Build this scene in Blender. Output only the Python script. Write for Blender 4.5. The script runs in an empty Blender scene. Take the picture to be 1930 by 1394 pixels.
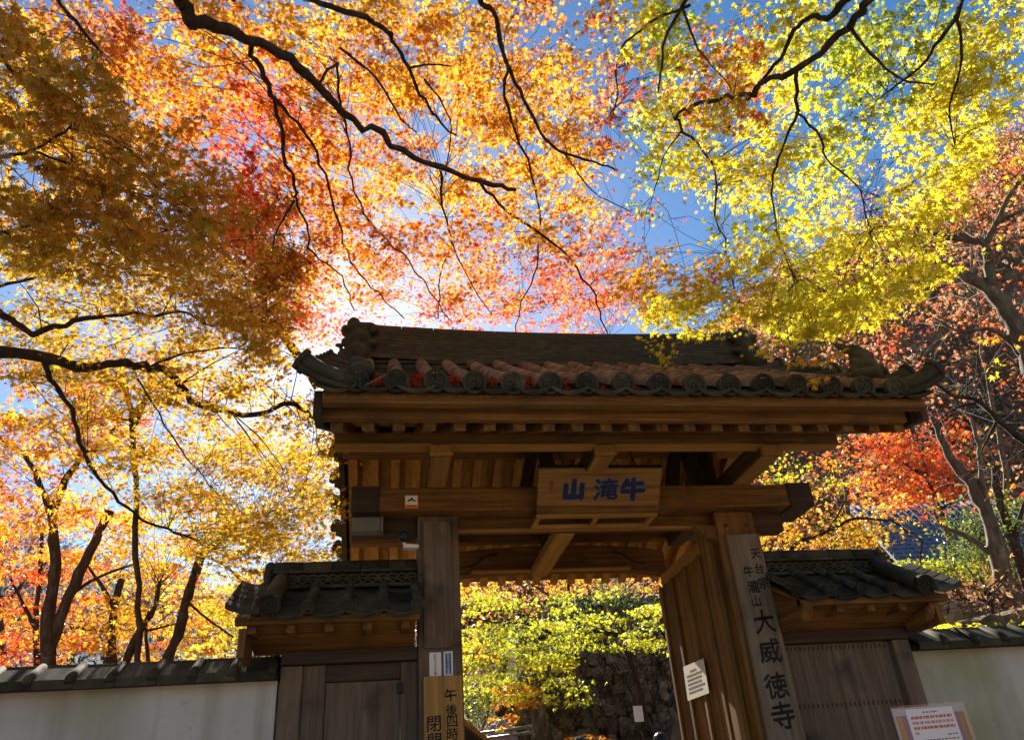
import bpy, bmesh, math, random
import numpy as np
from mathutils import Vector, Matrix, Quaternion

rnd = random.Random(7)
rng = np.random.default_rng(11)
R = math.radians
scene = bpy.context.scene
col = scene.collection

# ------------------------------------------------------------------ camera
# origin = the photographer's eye; X along the gate front, Y away, Z up; metres
FPX, CX, CY = 1450.0, 965.0, 697.0          # focal length and centre in photo pixels (1930 x 1394)
_z = np.array([775 - CX, -1830 - CY, FPX]); _z /= np.linalg.norm(_z)
_d = np.array([725 - CX, 1547 - CY, FPX]); _d -= _z * _d.dot(_z); _d /= np.linalg.norm(_d)
_x = np.cross(_d, _z)
MC = np.stack([_x, _d, _z], 1)               # camera = MC @ world
cam_data = bpy.data.cameras.new('camera')
cam = bpy.data.objects.new('camera', cam_data); col.objects.link(cam)
rt, up, bk = MC.T @ [1, 0, 0], MC.T @ [0, -1, 0], MC.T @ [0, 0, -1]
cam.matrix_world = Matrix(((rt[0], up[0], bk[0], 0), (rt[1], up[1], bk[1], 0), (rt[2], up[2], bk[2], 0), (0, 0, 0, 1)))
cam_data.sensor_width = 36.0; cam_data.lens = 36.0 * FPX / 1930.0
cam_data.clip_start = 0.05; cam_data.clip_end = 2000
scene.camera = cam

# ------------------------------------------------------------------ light
SUN_EL, SUN_AZ = R(33.6), R(-4.6)            # azimuth from +Y towards +X
world = bpy.data.worlds.new('World'); scene.world = world; world.use_nodes = True
wn = world.node_tree.nodes; wl = world.node_tree.links; wn.clear()
sky = wn.new('ShaderNodeTexSky'); sky.sky_type = 'NISHITA'; sky.sun_disc = False
sky.sun_elevation = SUN_EL; sky.sun_rotation = SUN_AZ
sky.air_density = 1.0; sky.dust_density = 0.28; sky.ozone_density = 1.2
bg = wn.new('ShaderNodeBackground'); bg.inputs[1].default_value = 0.05
wo = wn.new('ShaderNodeOutputWorld'); hsv = wn.new('ShaderNodeHueSaturation'); hsv.inputs['Saturation'].default_value = 1.32
wl.new(sky.outputs[0], hsv.inputs['Color']); wl.new(hsv.outputs[0], bg.inputs[0]); wl.new(bg.outputs[0], wo.inputs[0])
sd = bpy.data.lights.new('sun', 'SUN'); sd.energy = 5.0; sd.angle = R(0.53); sd.color = (1.0, 0.93, 0.82)
sun = bpy.data.objects.new('sun', sd); col.objects.link(sun)
sdir = Vector((math.sin(SUN_AZ) * math.cos(SUN_EL), math.cos(SUN_AZ) * math.cos(SUN_EL), math.sin(SUN_EL)))
sun.rotation_euler = sdir.to_track_quat('Z', 'Y').to_euler()
sun.location = sdir * 60
vs = scene.view_settings; vs.view_transform = 'Standard'; vs.look = 'None'; vs.gamma = 1.0; vs.exposure = 1.7; vs.use_curve_mapping = False
scene.render.engine = 'CYCLES'
cy = scene.cycles; cy.max_bounces = 7; cy.diffuse_bounces = 4; cy.glossy_bounces = 2; cy.transmission_bounces = 5; cy.transparent_max_bounces = 4
cy.use_denoising = True; cy.adaptive_threshold = .02; cy.sample_clamp_indirect = 8.0; cy.caustics_reflective = False; cy.caustics_refractive = False

# ------------------------------------------------------------------ helpers
def P(px, py, dist):
    v = MC.T @ np.array([px - CX, py - CY, FPX]); v /= np.linalg.norm(v)
    return Vector(v * dist)
def pxm(r, dist): return r * dist / FPX

def tag(o, label=None, cat=None, group=None, kind=None):
    if label: o['label'] = label
    if cat: o['category'] = cat
    if group: o['group'] = group
    if kind: o['kind'] = kind
    return o
def empty(name, loc, label=None, cat=None, group=None):
    o = bpy.data.objects.new(name, None); col.objects.link(o); o.location = loc; o.empty_display_size = .2
    return tag(o, label, cat, group)
def inst(name, mesh, parent=None, matrix=None):
    o = bpy.data.objects.new(name, mesh); col.objects.link(o)
    if parent is not None:
        o.parent = parent; o.matrix_parent_inverse = WORLD[parent.name].inverted()
        WORLD[o.name] = matrix if matrix is not None else Matrix()
    else:
        WORLD[o.name] = matrix if matrix is not None else Matrix()
    if matrix is not None: o.matrix_basis = matrix
    return o
class _W(dict):
    def __missing__(self, k):
        o = bpy.data.objects[k]; return Matrix.Translation(o.location)
WORLD = _W()

class MB:
    def __init__(s): s.v = []; s.f = []
    def add(s, vs_, fs):
        n = len(s.v); s.v += [tuple(v) for v in vs_]; s.f += [tuple(i + n for i in f) for f in fs]; return s
    def box(s, a, b):
        (x0, y0, z0), (x1, y1, z1) = a, b
        return s.add([(x0,y0,z0),(x1,y0,z0),(x1,y1,z0),(x0,y1,z0),(x0,y0,z1),(x1,y0,z1),(x1,y1,z1),(x0,y1,z1)],
                     [(0,3,2,1),(4,5,6,7),(0,1,5,4),(1,2,6,5),(2,3,7,6),(3,0,4,7)])
    def prism(s, poly, e):
        """poly: 3-D points of one face (convex or not), e: extrusion vector"""
        n = len(poly); e = Vector(e); a = [Vector(p) for p in poly]; b = [p + e for p in a]
        return s.add(a + b, [tuple(range(n))[::-1], tuple(range(n, 2 * n))] + [(i, (i + 1) % n, n + (i + 1) % n, n + i) for i in range(n)])
    def tube(s, pts, rad, sides=6, cap=True):
        pts = [Vector(p) for p in pts]; rings = []; n = len(pts); base = len(s.v)
        ref = None
        for i, p in enumerate(pts):
            t = (pts[min(i + 1, n - 1)] - pts[max(i - 1, 0)])
            if t.length < 1e-9: t = Vector((0, 0, 1))
            t.normalize()
            if ref is None: ref = t.orthogonal().normalized()
            u = (ref - t * ref.dot(t))
            u = u.normalized() if u.length > 1e-6 else t.orthogonal().normalized()
            ref = u; w = t.cross(u); r = rad[i] if hasattr(rad, '__len__') else rad
            for k in range(sides):
                a = 2 * math.pi * k / sides
                s.v.append(tuple(p + (u * math.cos(a) + w * math.sin(a)) * r))
        for i in range(n - 1):
            for k in range(sides):
                a = base + i * sides + k; b = base + i * sides + (k + 1) % sides
                s.f.append((a, b, b + sides, a + sides))
        if cap:
            s.f.append(tuple(base + k for k in range(sides))[::-1]); s.f.append(tuple(base + (n - 1) * sides + k for k in range(sides)))
        return s
    def mesh(s, name, mat=None, smooth=False):
        m = bpy.data.meshes.new(name); m.from_pydata(s.v, [], s.f); m.update()
        if mat: m.materials.append(M[mat])
        if smooth: m.polygons.foreach_set('use_smooth', [True] * len(m.polygons))
        return m
    def build(s, name, mat, parent=None, bevel=0, smooth=False):
        o = inst(name, s.mesh(name, mat, smooth), parent)
        if bevel:
            b = o.modifiers.new('bevel', 'BEVEL'); b.width = bevel; b.segments = 2; b.limit_method = 'ANGLE'
        return o
def timber(name, a, b, mat, parent, bevel=.006):
    a2 = [min(a[i], b[i]) for i in range(3)]; b2 = [max(a[i], b[i]) for i in range(3)]
    return MB().box(a2, b2).build(name, mat, parent, bevel)

def spline(pts, per=4):
    pts = [Vector(p) for p in pts]; out = []
    q = [pts[0] * 2 - pts[1]] + pts + [pts[-1] * 2 - pts[-2]]
    for i in range(1, len(q) - 2):
        for k in range(per):
            t = k / per; a, b, c, d = q[i - 1], q[i], q[i + 1], q[i + 2]
            out.append(.5 * ((2 * b) + (c - a) * t + (2 * a - 5 * b + 4 * c - d) * t * t + (3 * b - a - 3 * c + d) * t ** 3))
    out.append(pts[-1]); return out

# ------------------------------------------------------------------ materials
M = {}
def newmat(name):
    m = bpy.data.materials.new(name); m.use_nodes = True; n = m.node_tree.nodes; n.clear()
    out = n.new('ShaderNodeOutputMaterial'); M[name] = m
    return m, n, m.node_tree.links, out
def ramp(n, stops):
    r = n.new('ShaderNodeValToRGB'); e = r.color_ramp.elements
    while len(e) < len(stops): e.new(0.5)
    for k, (p, c) in enumerate(stops):
        e[k].position = p; e[k].color = (*c, 1)
    return r
def surf(name, stops, scale=(8, 8, 8), nscale=1.0, rough=.75, bump=.3, bdist=.01, spots=None, vary=.25, detail=8, spec=.3, dist=.0):
    m, n, l, out = newmat(name)
    tc = n.new('ShaderNodeTexCoord'); mp = n.new('ShaderNodeMapping'); mp.inputs['Scale'].default_value = scale
    oi = n.new('ShaderNodeObjectInfo')
    l.new(tc.outputs['Object'], mp.inputs[0])
    off = n.new('ShaderNodeMath'); off.operation = 'MULTIPLY'; off.inputs[1].default_value = 37.0; l.new(oi.outputs['Random'], off.inputs[0])
    cb = n.new('ShaderNodeCombineXYZ'); [l.new(off.outputs[0], cb.inputs[i]) for i in range(3)]
    l.new(cb.outputs[0], mp.inputs['Location'])
    nz = n.new('ShaderNodeTexNoise'); nz.inputs['Scale'].default_value = nscale; nz.inputs['Detail'].default_value = detail
    nz.inputs['Roughness'].default_value = .65; nz.inputs['Distortion'].default_value = dist
    l.new(mp.outputs[0], nz.inputs[0])
    rp = ramp(n, stops); l.new(nz.outputs[0], rp.inputs[0])
    c = rp.outputs[0]
    if spots:
        scol, sscale, lo, hi = spots
        n2 = n.new('ShaderNodeTexNoise'); n2.inputs['Scale'].default_value = sscale; n2.inputs['Detail'].default_value = 6
        l.new(tc.outputs['Object'], n2.inputs[0])
        mr = n.new('ShaderNodeMapRange'); mr.inputs[1].default_value = lo; mr.inputs[2].default_value = hi; l.new(n2.outputs[0], mr.inputs[0])  # left hill leaves: distance haze mixed in as blue grey
        mx = n.new('ShaderNodeMixRGB'); l.new(mr.outputs[0], mx.inputs[0]); l.new(c, mx.inputs[1]); mx.inputs[2].default_value = (*scol, 1); c = mx.outputs[0]
    hs = n.new('ShaderNodeHueSaturation'); l.new(c, hs.inputs['Color'])
    v = n.new('ShaderNodeMapRange'); v.inputs[3].default_value = 1 - vary; v.inputs[4].default_value = 1 + vary; l.new(oi.outputs['Random'], v.inputs[0]); l.new(v.outputs[0], hs.inputs['Value'])
    b = n.new('ShaderNodeBsdfPrincipled'); b.inputs['Roughness'].default_value = rough; b.inputs['Specular IOR Level'].default_value = spec
    l.new(hs.outputs[0], b.inputs['Base Color'])
    bp = n.new('ShaderNodeBump'); bp.inputs['Strength'].default_value = bump; bp.inputs['Distance'].default_value = bdist
    l.new(nz.outputs[0], bp.inputs['Height']); l.new(bp.outputs[0], b.inputs['Normal']); l.new(b.outputs[0], out.inputs[0])
    return m
def plain(name, c, rough=.6, spec=.3):
    m, n, l, out = newmat(name); b = n.new('ShaderNodeBsdfPrincipled'); b.inputs['Base Color'].default_value = (*c, 1)
    b.inputs['Roughness'].default_value = rough; b.inputs['Specular IOR Level'].default_value = spec; l.new(b.outputs[0], out.inputs[0]); return m

W_ST = [(.3, (.074, .031, .006)), (.5, (.175, .077, .014)), (.7, (.30, .145, .030))]
for ax, sc in (('x', (1.2, 26, 26)), ('y', (26, 1.2, 26)), ('z', (26, 26, 1.2))):
    surf('wood_' + ax, W_ST, sc, 1.0, .75, .35, .005, dist=.6, spots=((.045, .026, .012), 2.3, .52, .78), vary=.2)
    surf('wood_pale_' + ax, [(.3, (.25, .115, .022)), (.55, (.38, .190, .040)), (.75, (.47, .26, .065))], sc, 1.0, .7, .2, .004, dist=.6)
    surf('wood_dark_' + ax, [(.3, (.026, .014, .007)), (.5, (.055, .031, .014)), (.75, (.095, .056, .026))], sc, 1.0, .75, .3, .004, dist=.6)
    surf('wood_grey_' + ax, [(.3, (.090, .056, .031)), (.5, (.155, .103, .060)), (.75, (.23, .16, .098))], sc, 1.0, .8, .3, .004, dist=.5, spots=((.035, .024, .016), 3.0, .52, .72))
surf('wood_board_z', [(.3, (.125, .086, .048)), (.5, (.20, .142, .084)), (.75, (.275, .205, .125))], (26, 26, 1.2), 1.0, .8, .3, .004, dist=.5, spots=((.10, .07, .04), 3.0, .55, .75))
surf('plaque_wood', [(.3, (.12, .055, .012)), (.5, (.25, .125, .030)), (.75, (.36, .20, .055))], (1.2, 26, 26), 1.0, .75, .3, .004, dist=.6, vary=.05)
surf('tile', [(.3, (.026, .022, .014)), (.5, (.056, .048, .030)), (.75, (.105, .090, .058))], (7, 7, 7), 1, .85, .4, .006, spots=((.060, .052, .026), 9, .50, .66), vary=.35, spec=.12)
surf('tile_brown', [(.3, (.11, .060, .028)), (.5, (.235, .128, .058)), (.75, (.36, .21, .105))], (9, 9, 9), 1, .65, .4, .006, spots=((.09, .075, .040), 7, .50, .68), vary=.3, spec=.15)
surf('tile_mossy', [(.3, (.024, .021, .012)), (.5, (.052, .045, .025)), (.75, (.088, .076, .042))], (7, 7, 7), 1, .75, .4, .006, spots=((.040, .042, .016), 8, .5, .66), vary=.10)
m, n, l, out = newmat('plaster')
tc = n.new('ShaderNodeTexCoord'); acc = None
for sc_, lo, hi, cc in (((1.6, 1.6, 1.6), .35, .75, (.50, .45, .35)), ((6.0, 6.0, .3), .50, .70, (.36, .32, .22)), ((.9, .9, .6), .50, .66, (.34, .31, .16)), ((28, 28, 28), .60, .75, (.42, .40, .36))):
    mp = n.new('ShaderNodeMapping'); mp.inputs['Scale'].default_value = sc_; l.new(tc.outputs['Object'], mp.inputs[0])
    nz = n.new('ShaderNodeTexNoise'); nz.inputs['Scale'].default_value = 1; nz.inputs['Detail'].default_value = 7; l.new(mp.outputs[0], nz.inputs[0])
    mr = n.new('ShaderNodeMapRange'); mr.inputs[1].default_value = lo; mr.inputs[2].default_value = hi; mr.inputs[4].default_value = .85; l.new(nz.outputs[0], mr.inputs[0])
    mx = n.new('ShaderNodeMixRGB'); l.new(mr.outputs[0], mx.inputs[0])
    if acc: l.new(acc, mx.inputs[1])
    else: mx.inputs[1].default_value = (.62, .57, .46, 1)
    mx.inputs[2].default_value = (*cc, 1); acc = mx.outputs[0]
b = n.new('ShaderNodeBsdfPrincipled'); b.inputs['Roughness'].default_value = .95; b.inputs['Specular IOR Level'].default_value = .1; l.new(acc, b.inputs['Base Color'])
bp = n.new('ShaderNodeBump'); bp.inputs['Strength'].default_value = .3; bp.inputs['Distance'].default_value = .006; l.new(nz.outputs[0], bp.inputs['Height']); l.new(bp.outputs[0], b.inputs['Normal']); l.new(b.outputs[0], out.inputs[0])
surf('bark', [(.3, (.022, .013, .008)), (.55, (.060, .038, .024)), (.8, (.15, .11, .08))], (16, 16, 6), 1, .9, .9, .04, vary=.15)
surf('bark_pale', [(.3, (.05, .034, .022)), (.55, (.14, .105, .075)), (.8, (.40, .34, .27))], (10, 10, 4), 1, .85, .9, .05, spots=((.13, .14, .07), 4, .52, .7), vary=.1)
surf('stone', [(.25, (.07, .050, .028)), (.5, (.20, .155, .095)), (.8, (.42, .34, .23))], (4, 4, 4), 1, .9, .6, .03, spots=((.08, .085, .03), 2.5, .54, .68), vary=.45)
surf('earth', [(.3, (.10, .065, .035)), (.5, (.2, .135, .075)), (.75, (.33, .2, .09))], (3, 3, 3), 1, .95, .5, .03, vary=0)
surf('paving', [(.3, (.24, .22, .19)), (.7, (.42, .39, .34))], (2, 2, 2), 1, .9, .3, .01, spots=((.45, .2, .06), 1.5, .56, .64), vary=0)
surf('hill_floor', [(.3, (.12, .07, .04)), (.5, (.24, .12, .07)), (.7, (.36, .17, .09))], (.35, .35, .35), 1, .95, .4, .3, vary=0, spots=((.10, .11, .045), .08, .5, .62))
surf('hazy_floor', [(.3, (.07, .09, .11)), (.6, (.14, .16, .18)), (.75, (.22, .20, .19))], (.3, .3, .3), 1, .95, .4, .4, vary=0)  # blue grey puts the haze over the far left hills into the colour
surf('blue_tile', [(.3, (.075, .095, .145)), (.6, (.15, .18, .25))], (3, 3, 3), 1, .95, .2, .01, vary=.1)
surf('black_ink', [(.3, (.008, .007, .007)), (.62, (.018, .016, .014)), (.78, (.055, .046, .036))], (22, 22, 22), 1, .8, .1, .002, vary=0); surf('navy_ink', [(.3, (.010, .014, .050)), (.6, (.018, .024, .085)), (.8, (.05, .055, .11))], (18, 18, 18), 1, .7, .1, .002, vary=0); plain('navy_edge', (.11, .13, .17), .6)
plain('red_ink', (.5, .05, .03), .6); plain('grey_ink', (.16, .14, .15), .7); plain('pink_ink', (.55, .22, .22), .7)
plain('paper', (.80, .78, .74), .7); plain('paper_warm', (.82, .76, .62), .7); plain('orange_label', (.85, .28, .05), .6); plain('print_blue', (.10, .09, .20), .35)
plain('print_grey', (.40, .42, .44), .5)
plain('white_metal', (.8, .8, .8), .35, .5); plain('black_plastic', (.012, .012, .014), .35, .5); plain('grey_box', (.16, .15, .11), .6); plain('steel', (.3, .3, .3), .4, .5)
plain('iron', (.02, .018, .016), .6); plain('skin', (.55, .33, .23), .55); plain('hair', (.012, .009, .008), .45, .5)
plain('jacket_lavender', (.34, .28, .45), .85); plain('jacket_dark', (.03, .03, .04), .85); plain('trousers', (.03, .035, .05), .85); plain('jacket_beige', (.4, .33, .24), .85)
plain('lace', (.35, .32, .38), .8)

# clear plastic sleeve
m, n, l, out = newmat('plastic_film'); t = n.new('ShaderNodeBsdfTransparent'); g = n.new('ShaderNodeBsdfGlossy'); g.inputs['Roughness'].default_value = .15
mx = n.new('ShaderNodeMixShader'); mx.inputs[0].default_value = .05; l.new(t.outputs[0], mx.inputs[1]); l.new(g.outputs[0], mx.inputs[2]); l.new(mx.outputs[0], out.inputs[0])

def leafmat(name, trans=.55, gloss=.04):
    m, n, l, out = newmat(name)
    at = n.new('ShaderNodeAttribute'); at.attribute_name = 'col'
    d = n.new('ShaderNodeBsdfDiffuse'); tr = n.new('ShaderNodeBsdfTranslucent'); mx = n.new('ShaderNodeMixShader'); mx.inputs[0].default_value = trans
    l.new(at.outputs['Color'], d.inputs[0]); l.new(at.outputs['Color'], tr.inputs[0])
    l.new(d.outputs[0], mx.inputs[1]); l.new(tr.outputs[0], mx.inputs[2])
    g = n.new('ShaderNodeBsdfGlossy'); g.inputs['Roughness'].default_value = .35; m2 = n.new('ShaderNodeMixShader'); m2.inputs[0].default_value = gloss
    l.new(mx.outputs[0], m2.inputs[1]); l.new(g.outputs[0], m2.inputs[2]); l.new(m2.outputs[0], out.inputs[0])
leafmat('leaf', .70); leafmat('leaf_far', .62)

# ------------------------------------------------------------------ leaves
def leaf_template(kind):
    if kind == 'maple7':
        tips = [(-128, .5), (-82, .82), (-40, .98), (0, 1.08), (40, .98), (82, .82), (128, .5)]; nr = .34
    elif kind == 'maple5':
        tips = [(-100, .75), (-46, .95), (0, 1.05), (46, .95), (100, .75)]; nr = .34
    else:
        tips = [(-75, .85), (0, 1.05), (75, .85)]; nr = .42
    v = [(0, -.12, 0)]; angs = [a for a, _ in tips]
    ns = [angs[0] - 26] + [(angs[i] + angs[i + 1]) / 2 for i in range(len(angs) - 1)] + [angs[-1] + 26]
    for a in ns: v.append((nr * math.sin(R(a)), nr * math.cos(R(a)), .03))
    for a, r_ in tips: v.append((r_ * math.sin(R(a)), r_ * math.cos(R(a)), -.2 * r_))
    k = len(tips); f = [(0, 1 + i, k + 2 + i, 2 + i) for i in range(k)]
    return np.array(v) * .5, np.array(f)
TPL = {k: leaf_template(k) for k in ('maple7', 'maple5', 'tri3')}
TPL['scrap'] = (np.array([(0, -.5, 0), (.3, 0, .05), (0, .5, -.06), (-.3, 0, .05)]), np.array([(0, 1, 2, 3)]))

def leaf_mesh(name, pos, size, cols, kind, mat, tilt=.55, droop=.25):
    """one mesh of many single leaves: pos (n,3), size (n,), cols (n,3)"""
    tv, tf = TPL[kind]; n = len(pos); nv = len(tv); nf = len(tf)
    yaw = rng.uniform(0, 2 * np.pi, n); a = rng.normal(0, tilt, n) - droop; b = rng.normal(0, tilt, n)
    ca, sa, cb, sb, cyw, syw = np.cos(a), np.sin(a), np.cos(b), np.sin(b), np.cos(yaw), np.sin(yaw)
    Rx = np.zeros((n, 3, 3)); Rx[:, 0, 0] = 1; Rx[:, 1, 1] = ca; Rx[:, 1, 2] = -sa; Rx[:, 2, 1] = sa; Rx[:, 2, 2] = ca
    Ry = np.zeros((n, 3, 3)); Ry[:, 1, 1] = 1; Ry[:, 0, 0] = cb; Ry[:, 0, 2] = sb; Ry[:, 2, 0] = -sb; Ry[:, 2, 2] = cb
    Rz = np.zeros((n, 3, 3)); Rz[:, 2, 2] = 1; Rz[:, 0, 0] = cyw; Rz[:, 0, 1] = -syw; Rz[:, 1, 0] = syw; Rz[:, 1, 1] = cyw
    Q = Rz @ Ry @ Rx
    tvn = tv[None] * np.array([1, 1, 1])[None] * np.ones((n, 1, 1)); tvn[:, :, 2] *= rng.uniform(-.3, 3.0, (n, 1))
    v = np.einsum('nij,nkj->nki', Q, tvn) * size[:, None, None] + pos[:, None, :]
    v = v.reshape(-1, 3)
    f = (tf[None] + (np.arange(n) * nv)[:, None, None]).reshape(-1)
    me = bpy.data.meshes.new(name); me.vertices.add(n * nv); me.vertices.foreach_set('co', v.ravel().astype(np.float32))
    me.loops.add(n * nf * 4); me.loops.foreach_set('vertex_index', f.astype(np.int32))
    me.polygons.add(n * nf); me.polygons.foreach_set('loop_start', np.arange(0, n * nf * 4, 4, dtype=np.int32))
    me.update(calc_edges=True)
    at = me.attributes.new('col', 'FLOAT_COLOR', 'POINT')
    c4 = np.ones((n * nv, 4), np.float32); c4[:, :3] = np.repeat(cols, nv, 0)
    at.data.foreach_set('color', c4.ravel())
    me.materials.append(M[mat]); return me

PAL = {
    'g': [(.86, .44, .03), (.90, .52, .04), (.84, .34, .025), (.88, .60, .05)],
    'o': [(.88, .30, .02), (.86, .23, .025), (.90, .42, .03), (.90, .50, .04), (.88, .36, .03)],
    'r': [(.80, .10, .02), (.84, .17, .025), (.76, .06, .025), (.86, .26, .03)],
    'q': [(.86, .18, .05), (.88, .30, .06), (.84, .12, .05), (.90, .42, .06)],
    'y': [(.90, .74, .04), (.86, .72, .035), (.92, .80, .06), (.78, .72, .035)],
    'h': [(.86, .60, .035), (.86, .40, .04), (.84, .20, .04), (.86, .68, .04)],
    'l': [(.62, .66, .035), (.76, .74, .04), (.48, .58, .035), (.84, .76, .05)],
    'L': [(.34, .42, .04), (.50, .52, .035), (.70, .62, .04), (.26, .33, .035)],
    'D': [(.74, .36, .02), (.80, .42, .025), (.66, .28, .02), (.82, .50, .03), (.56, .36, .03)],
    'd': [(.76, .45, .028), (.80, .54, .032), (.72, .36, .025), (.56, .45, .03)],
    'G': [(.56, .56, .03), (.70, .68, .035), (.38, .42, .03), (.80, .74, .05), (.46, .50, .03)],
}
PAL['w'] = PAL['q']; PAL['.'] = PAL['q'] + PAL['g']; PAL['s'] = PAL['y'] + PAL['l']
def pal(code, n):
    p = np.array(PAL[code]); c = p[rng.integers(0, len(p), n)]
    c = c * rng.uniform(.8, 1.08, (n, 1)); c[:, 1] *= rng.uniform(.85, 1.12, n)
    return np.clip(c, .005, .95)

class Tree:
    """a tree: traced limbs are tubes, pads of foliage hang on twigs that spring from the nearest limb"""
    def __init__(s, name, base, label, cat='tree', bark='bark', leafkind='maple7', leafsize=.065, group=None, mat='leaf'):
        s.o = empty(name, base, label, cat, group); s.base = Vector(base); s.bark = bark
        s.nodes = []; s.nr = []; s.tw = MB(); s.pos = []; s.cols = []; s.kind = leafkind; s.ls = leafsize; s.mat = mat; s.sz = []
    def limb(s, pts, r0, r1, name='limb', sides=7, per=4, wob=.012):
        """pts: Vectors; radii in metres"""
        q = spline(pts, per); n = len(q)
        L = sum((q[i + 1] - q[i]).length for i in range(n - 1))
        q = [p + Vector((rnd.gauss(0, 1), rnd.gauss(0, 1), rnd.gauss(0, 1))) * min(wob, .004 * L) if 0 < i < n - 1 else p for i, p in enumerate(q)]
        r0, r1 = r0 * .86, r1 * .86
        rr = [(r0 + (r1 - r0) * (i / (n - 1)) ** .8) * rnd.uniform(.86, 1.15) for i in range(n)]
        MB().tube(q, rr, sides).build(name, s.bark, s.o, smooth=True)
        s.nodes += q; s.nr += rr
        return q
    def plimb(s, pts, r0, r1, name='limb', **k):
        d = None; out = []
        for p in pts:
            d = p[2] if len(p) > 2 else d; out.append((p[0], p[1], d))
        # spread distances linearly between given ones
        ks = [i for i, p in enumerate(pts) if len(p) > 2]
        ds = np.interp(range(len(pts)), ks, [pts[i][2] for i in ks])
        v = [P(p[0], p[1], dd) for p, dd in zip(pts, ds)]
        return s.limb(v, pxm(r0, ds[0]), pxm(r1, ds[-1]), name, **k)
    def twig(s, a, b, r0, r1, sag=.08, n=5, sides=4):
        L = (b - a).length; j = Vector((rnd.gauss(0, 1), rnd.gauss(0, 1), rnd.gauss(0, .6))) * L * .09
        pts = []
        for i in range(n):
            t = i / (n - 1); k = 4 * t * (1 - t)
            pts.append(a.lerp(b, t) + j * k + Vector((0, 0, sag * L * k)) + Vector((rnd.gauss(0, 1), rnd.gauss(0, 1), rnd.gauss(0, 1))) * L * .018 * (0 < i < n - 1))
        s.tw.tube(pts, [r0 + (r1 - r0) * i / (n - 1) for i in range(n)], sides, cap=False); return pts
    def pad(s, c, rad, n, code, flat=.35, link=True, bare=False, maxlink=1.7):
        c = Vector(c)
        if link and s.nodes:
            A = np.array([tuple(p) for p in s.nodes]); dd = np.linalg.norm(A - np.array(c), axis=1) + rng.uniform(0, .7, len(A))
            i = int(dd.argmin()); a = s.nodes[i]
            if dd[i] < maxlink: s.twig(a, c, min(.006, max(.0022, s.nr[i] * .3)), .0016)
        segs = []
        for k in range(6):
            az = rnd.uniform(0, 2 * math.pi); e = c + Vector((math.cos(az) * rad * rnd.uniform(.5, 1.05), math.sin(az) * rad * rnd.uniform(.5, 1.05), rnd.gauss(-.12, .5) * rad * flat))
            segs.append((np.array(c), np.array(e)))
            (k < 4) and s.twig(c, e, .0017, .0008, .05, 4, 3)
        if bare or n <= 0: return
        k = rng.integers(0, 6, n); t = np.sqrt(rng.uniform(.02, 1.15, n))
        A = np.array([x[0] for x in segs])[k]; B = np.array([x[1] for x in segs])[k]
        p = A + (B - A) * t[:, None] + rng.normal(0, 1, (n, 3)) * np.array([.22, .22, .22 * max(flat, .2)]) * rad
        s.pos.append(p); s.cols.append(pal(code, n)); s.sz.append(s.ls * rng.uniform(.45, 1.3, n))
    def finish(s, tilt=.45, droop=.3):
        if s.tw.v:
            o = s.tw.build('twigs', s.bark, s.o, smooth=True); o['kind'] = 'stuff'
        if s.pos:
            me = leaf_mesh('crown', np.concatenate(s.pos), np.concatenate(s.sz), np.concatenate(s.cols), s.kind, s.mat, tilt, droop)
            o = inst('crown', me, s.o); o['kind'] = 'stuff'
            return sum(len(p) for p in s.pos)
# ------------------------------------------------------------------ ground, steps, hills
EL_A = [-180, -90, -50, -35, -20, -8, 0, 10, 18, 25, 34, 45, 53, 65, 90, 180]
EL_E = [4, 14, 19, 17, 14, 12, 13, 18, 23, 28, 31, 32.5, 35, 37, 30, 4]
def sstep(t): t = min(1, max(0, t)); return t * t * (3 - 2 * t)
def H(x, y):
    r = math.hypot(x, y); a = math.degrees(math.atan2(x, y))
    if y < 5.6: h = -1.55 if y < 4.2 else -1.55 + .72 * (y - 4.2) / 1.4
    else: h = -.80
    h += 1.15 * sstep((y - 9.5) / 4.5)
    if x > 4.2: h = max(h, -.8 + 1.75 * sstep((y - 6.4) / .8) * sstep((x - 4.2) / .6) + .05 * max(0, y - 7.2) * sstep((x - 4.2) / .6)) if y > 6.4 else h
    h += 1.2 * sstep((r - 16) / 20) * (1 if y > 0 else 0)
    e = np.interp(a, EL_A, EL_E); far = math.tan(R(e)) * 112
    h += (far - 1.5) * sstep((r - 36) / 92) ** .85 if r > 36 else 0
    h += .35 * math.sin(x * .31 + 1) * math.cos(y * .27) * sstep((r - 12) / 10) + 2.2 * math.sin(x * .11) * math.sin(y * .13 + 2) * sstep((r - 40) / 30)
    return h
mb = MB(); NA = 240; rs = [0.0] + [0.5 * 1.068 ** k for k in range(86)]
for r_ in rs:
    for k in range(NA):
        a = 2 * math.pi * k / NA; x, y = r_ * math.sin(a), r_ * math.cos(a); mb.v.append((x, y, H(x, y)))
for i in range(len(rs) - 1):
    for k in range(NA):
        a = i * NA + k; b = i * NA + (k + 1) % NA
        mb.f.append((a, a + NA, b + NA, b))
gr = mb.build('ground', 'hill_floor', smooth=True); gr['kind'] = 'structure'
gr.data.materials.append(M['earth']); gr.data.materials.append(M['hazy_floor'])
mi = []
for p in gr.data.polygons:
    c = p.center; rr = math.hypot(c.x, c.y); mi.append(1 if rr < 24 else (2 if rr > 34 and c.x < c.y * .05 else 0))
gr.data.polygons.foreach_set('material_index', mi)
st = MB()
st.box((-12, -10, -1.6), (12, 4.1, -1.546)); ob = st.build('forecourt_paving', 'paving'); ob['kind'] = 'structure'
steps = empty('stone_steps', (1.65, 4.8, -1.55), 'stone steps climbing from the forecourt to the gate', 'steps')
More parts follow.
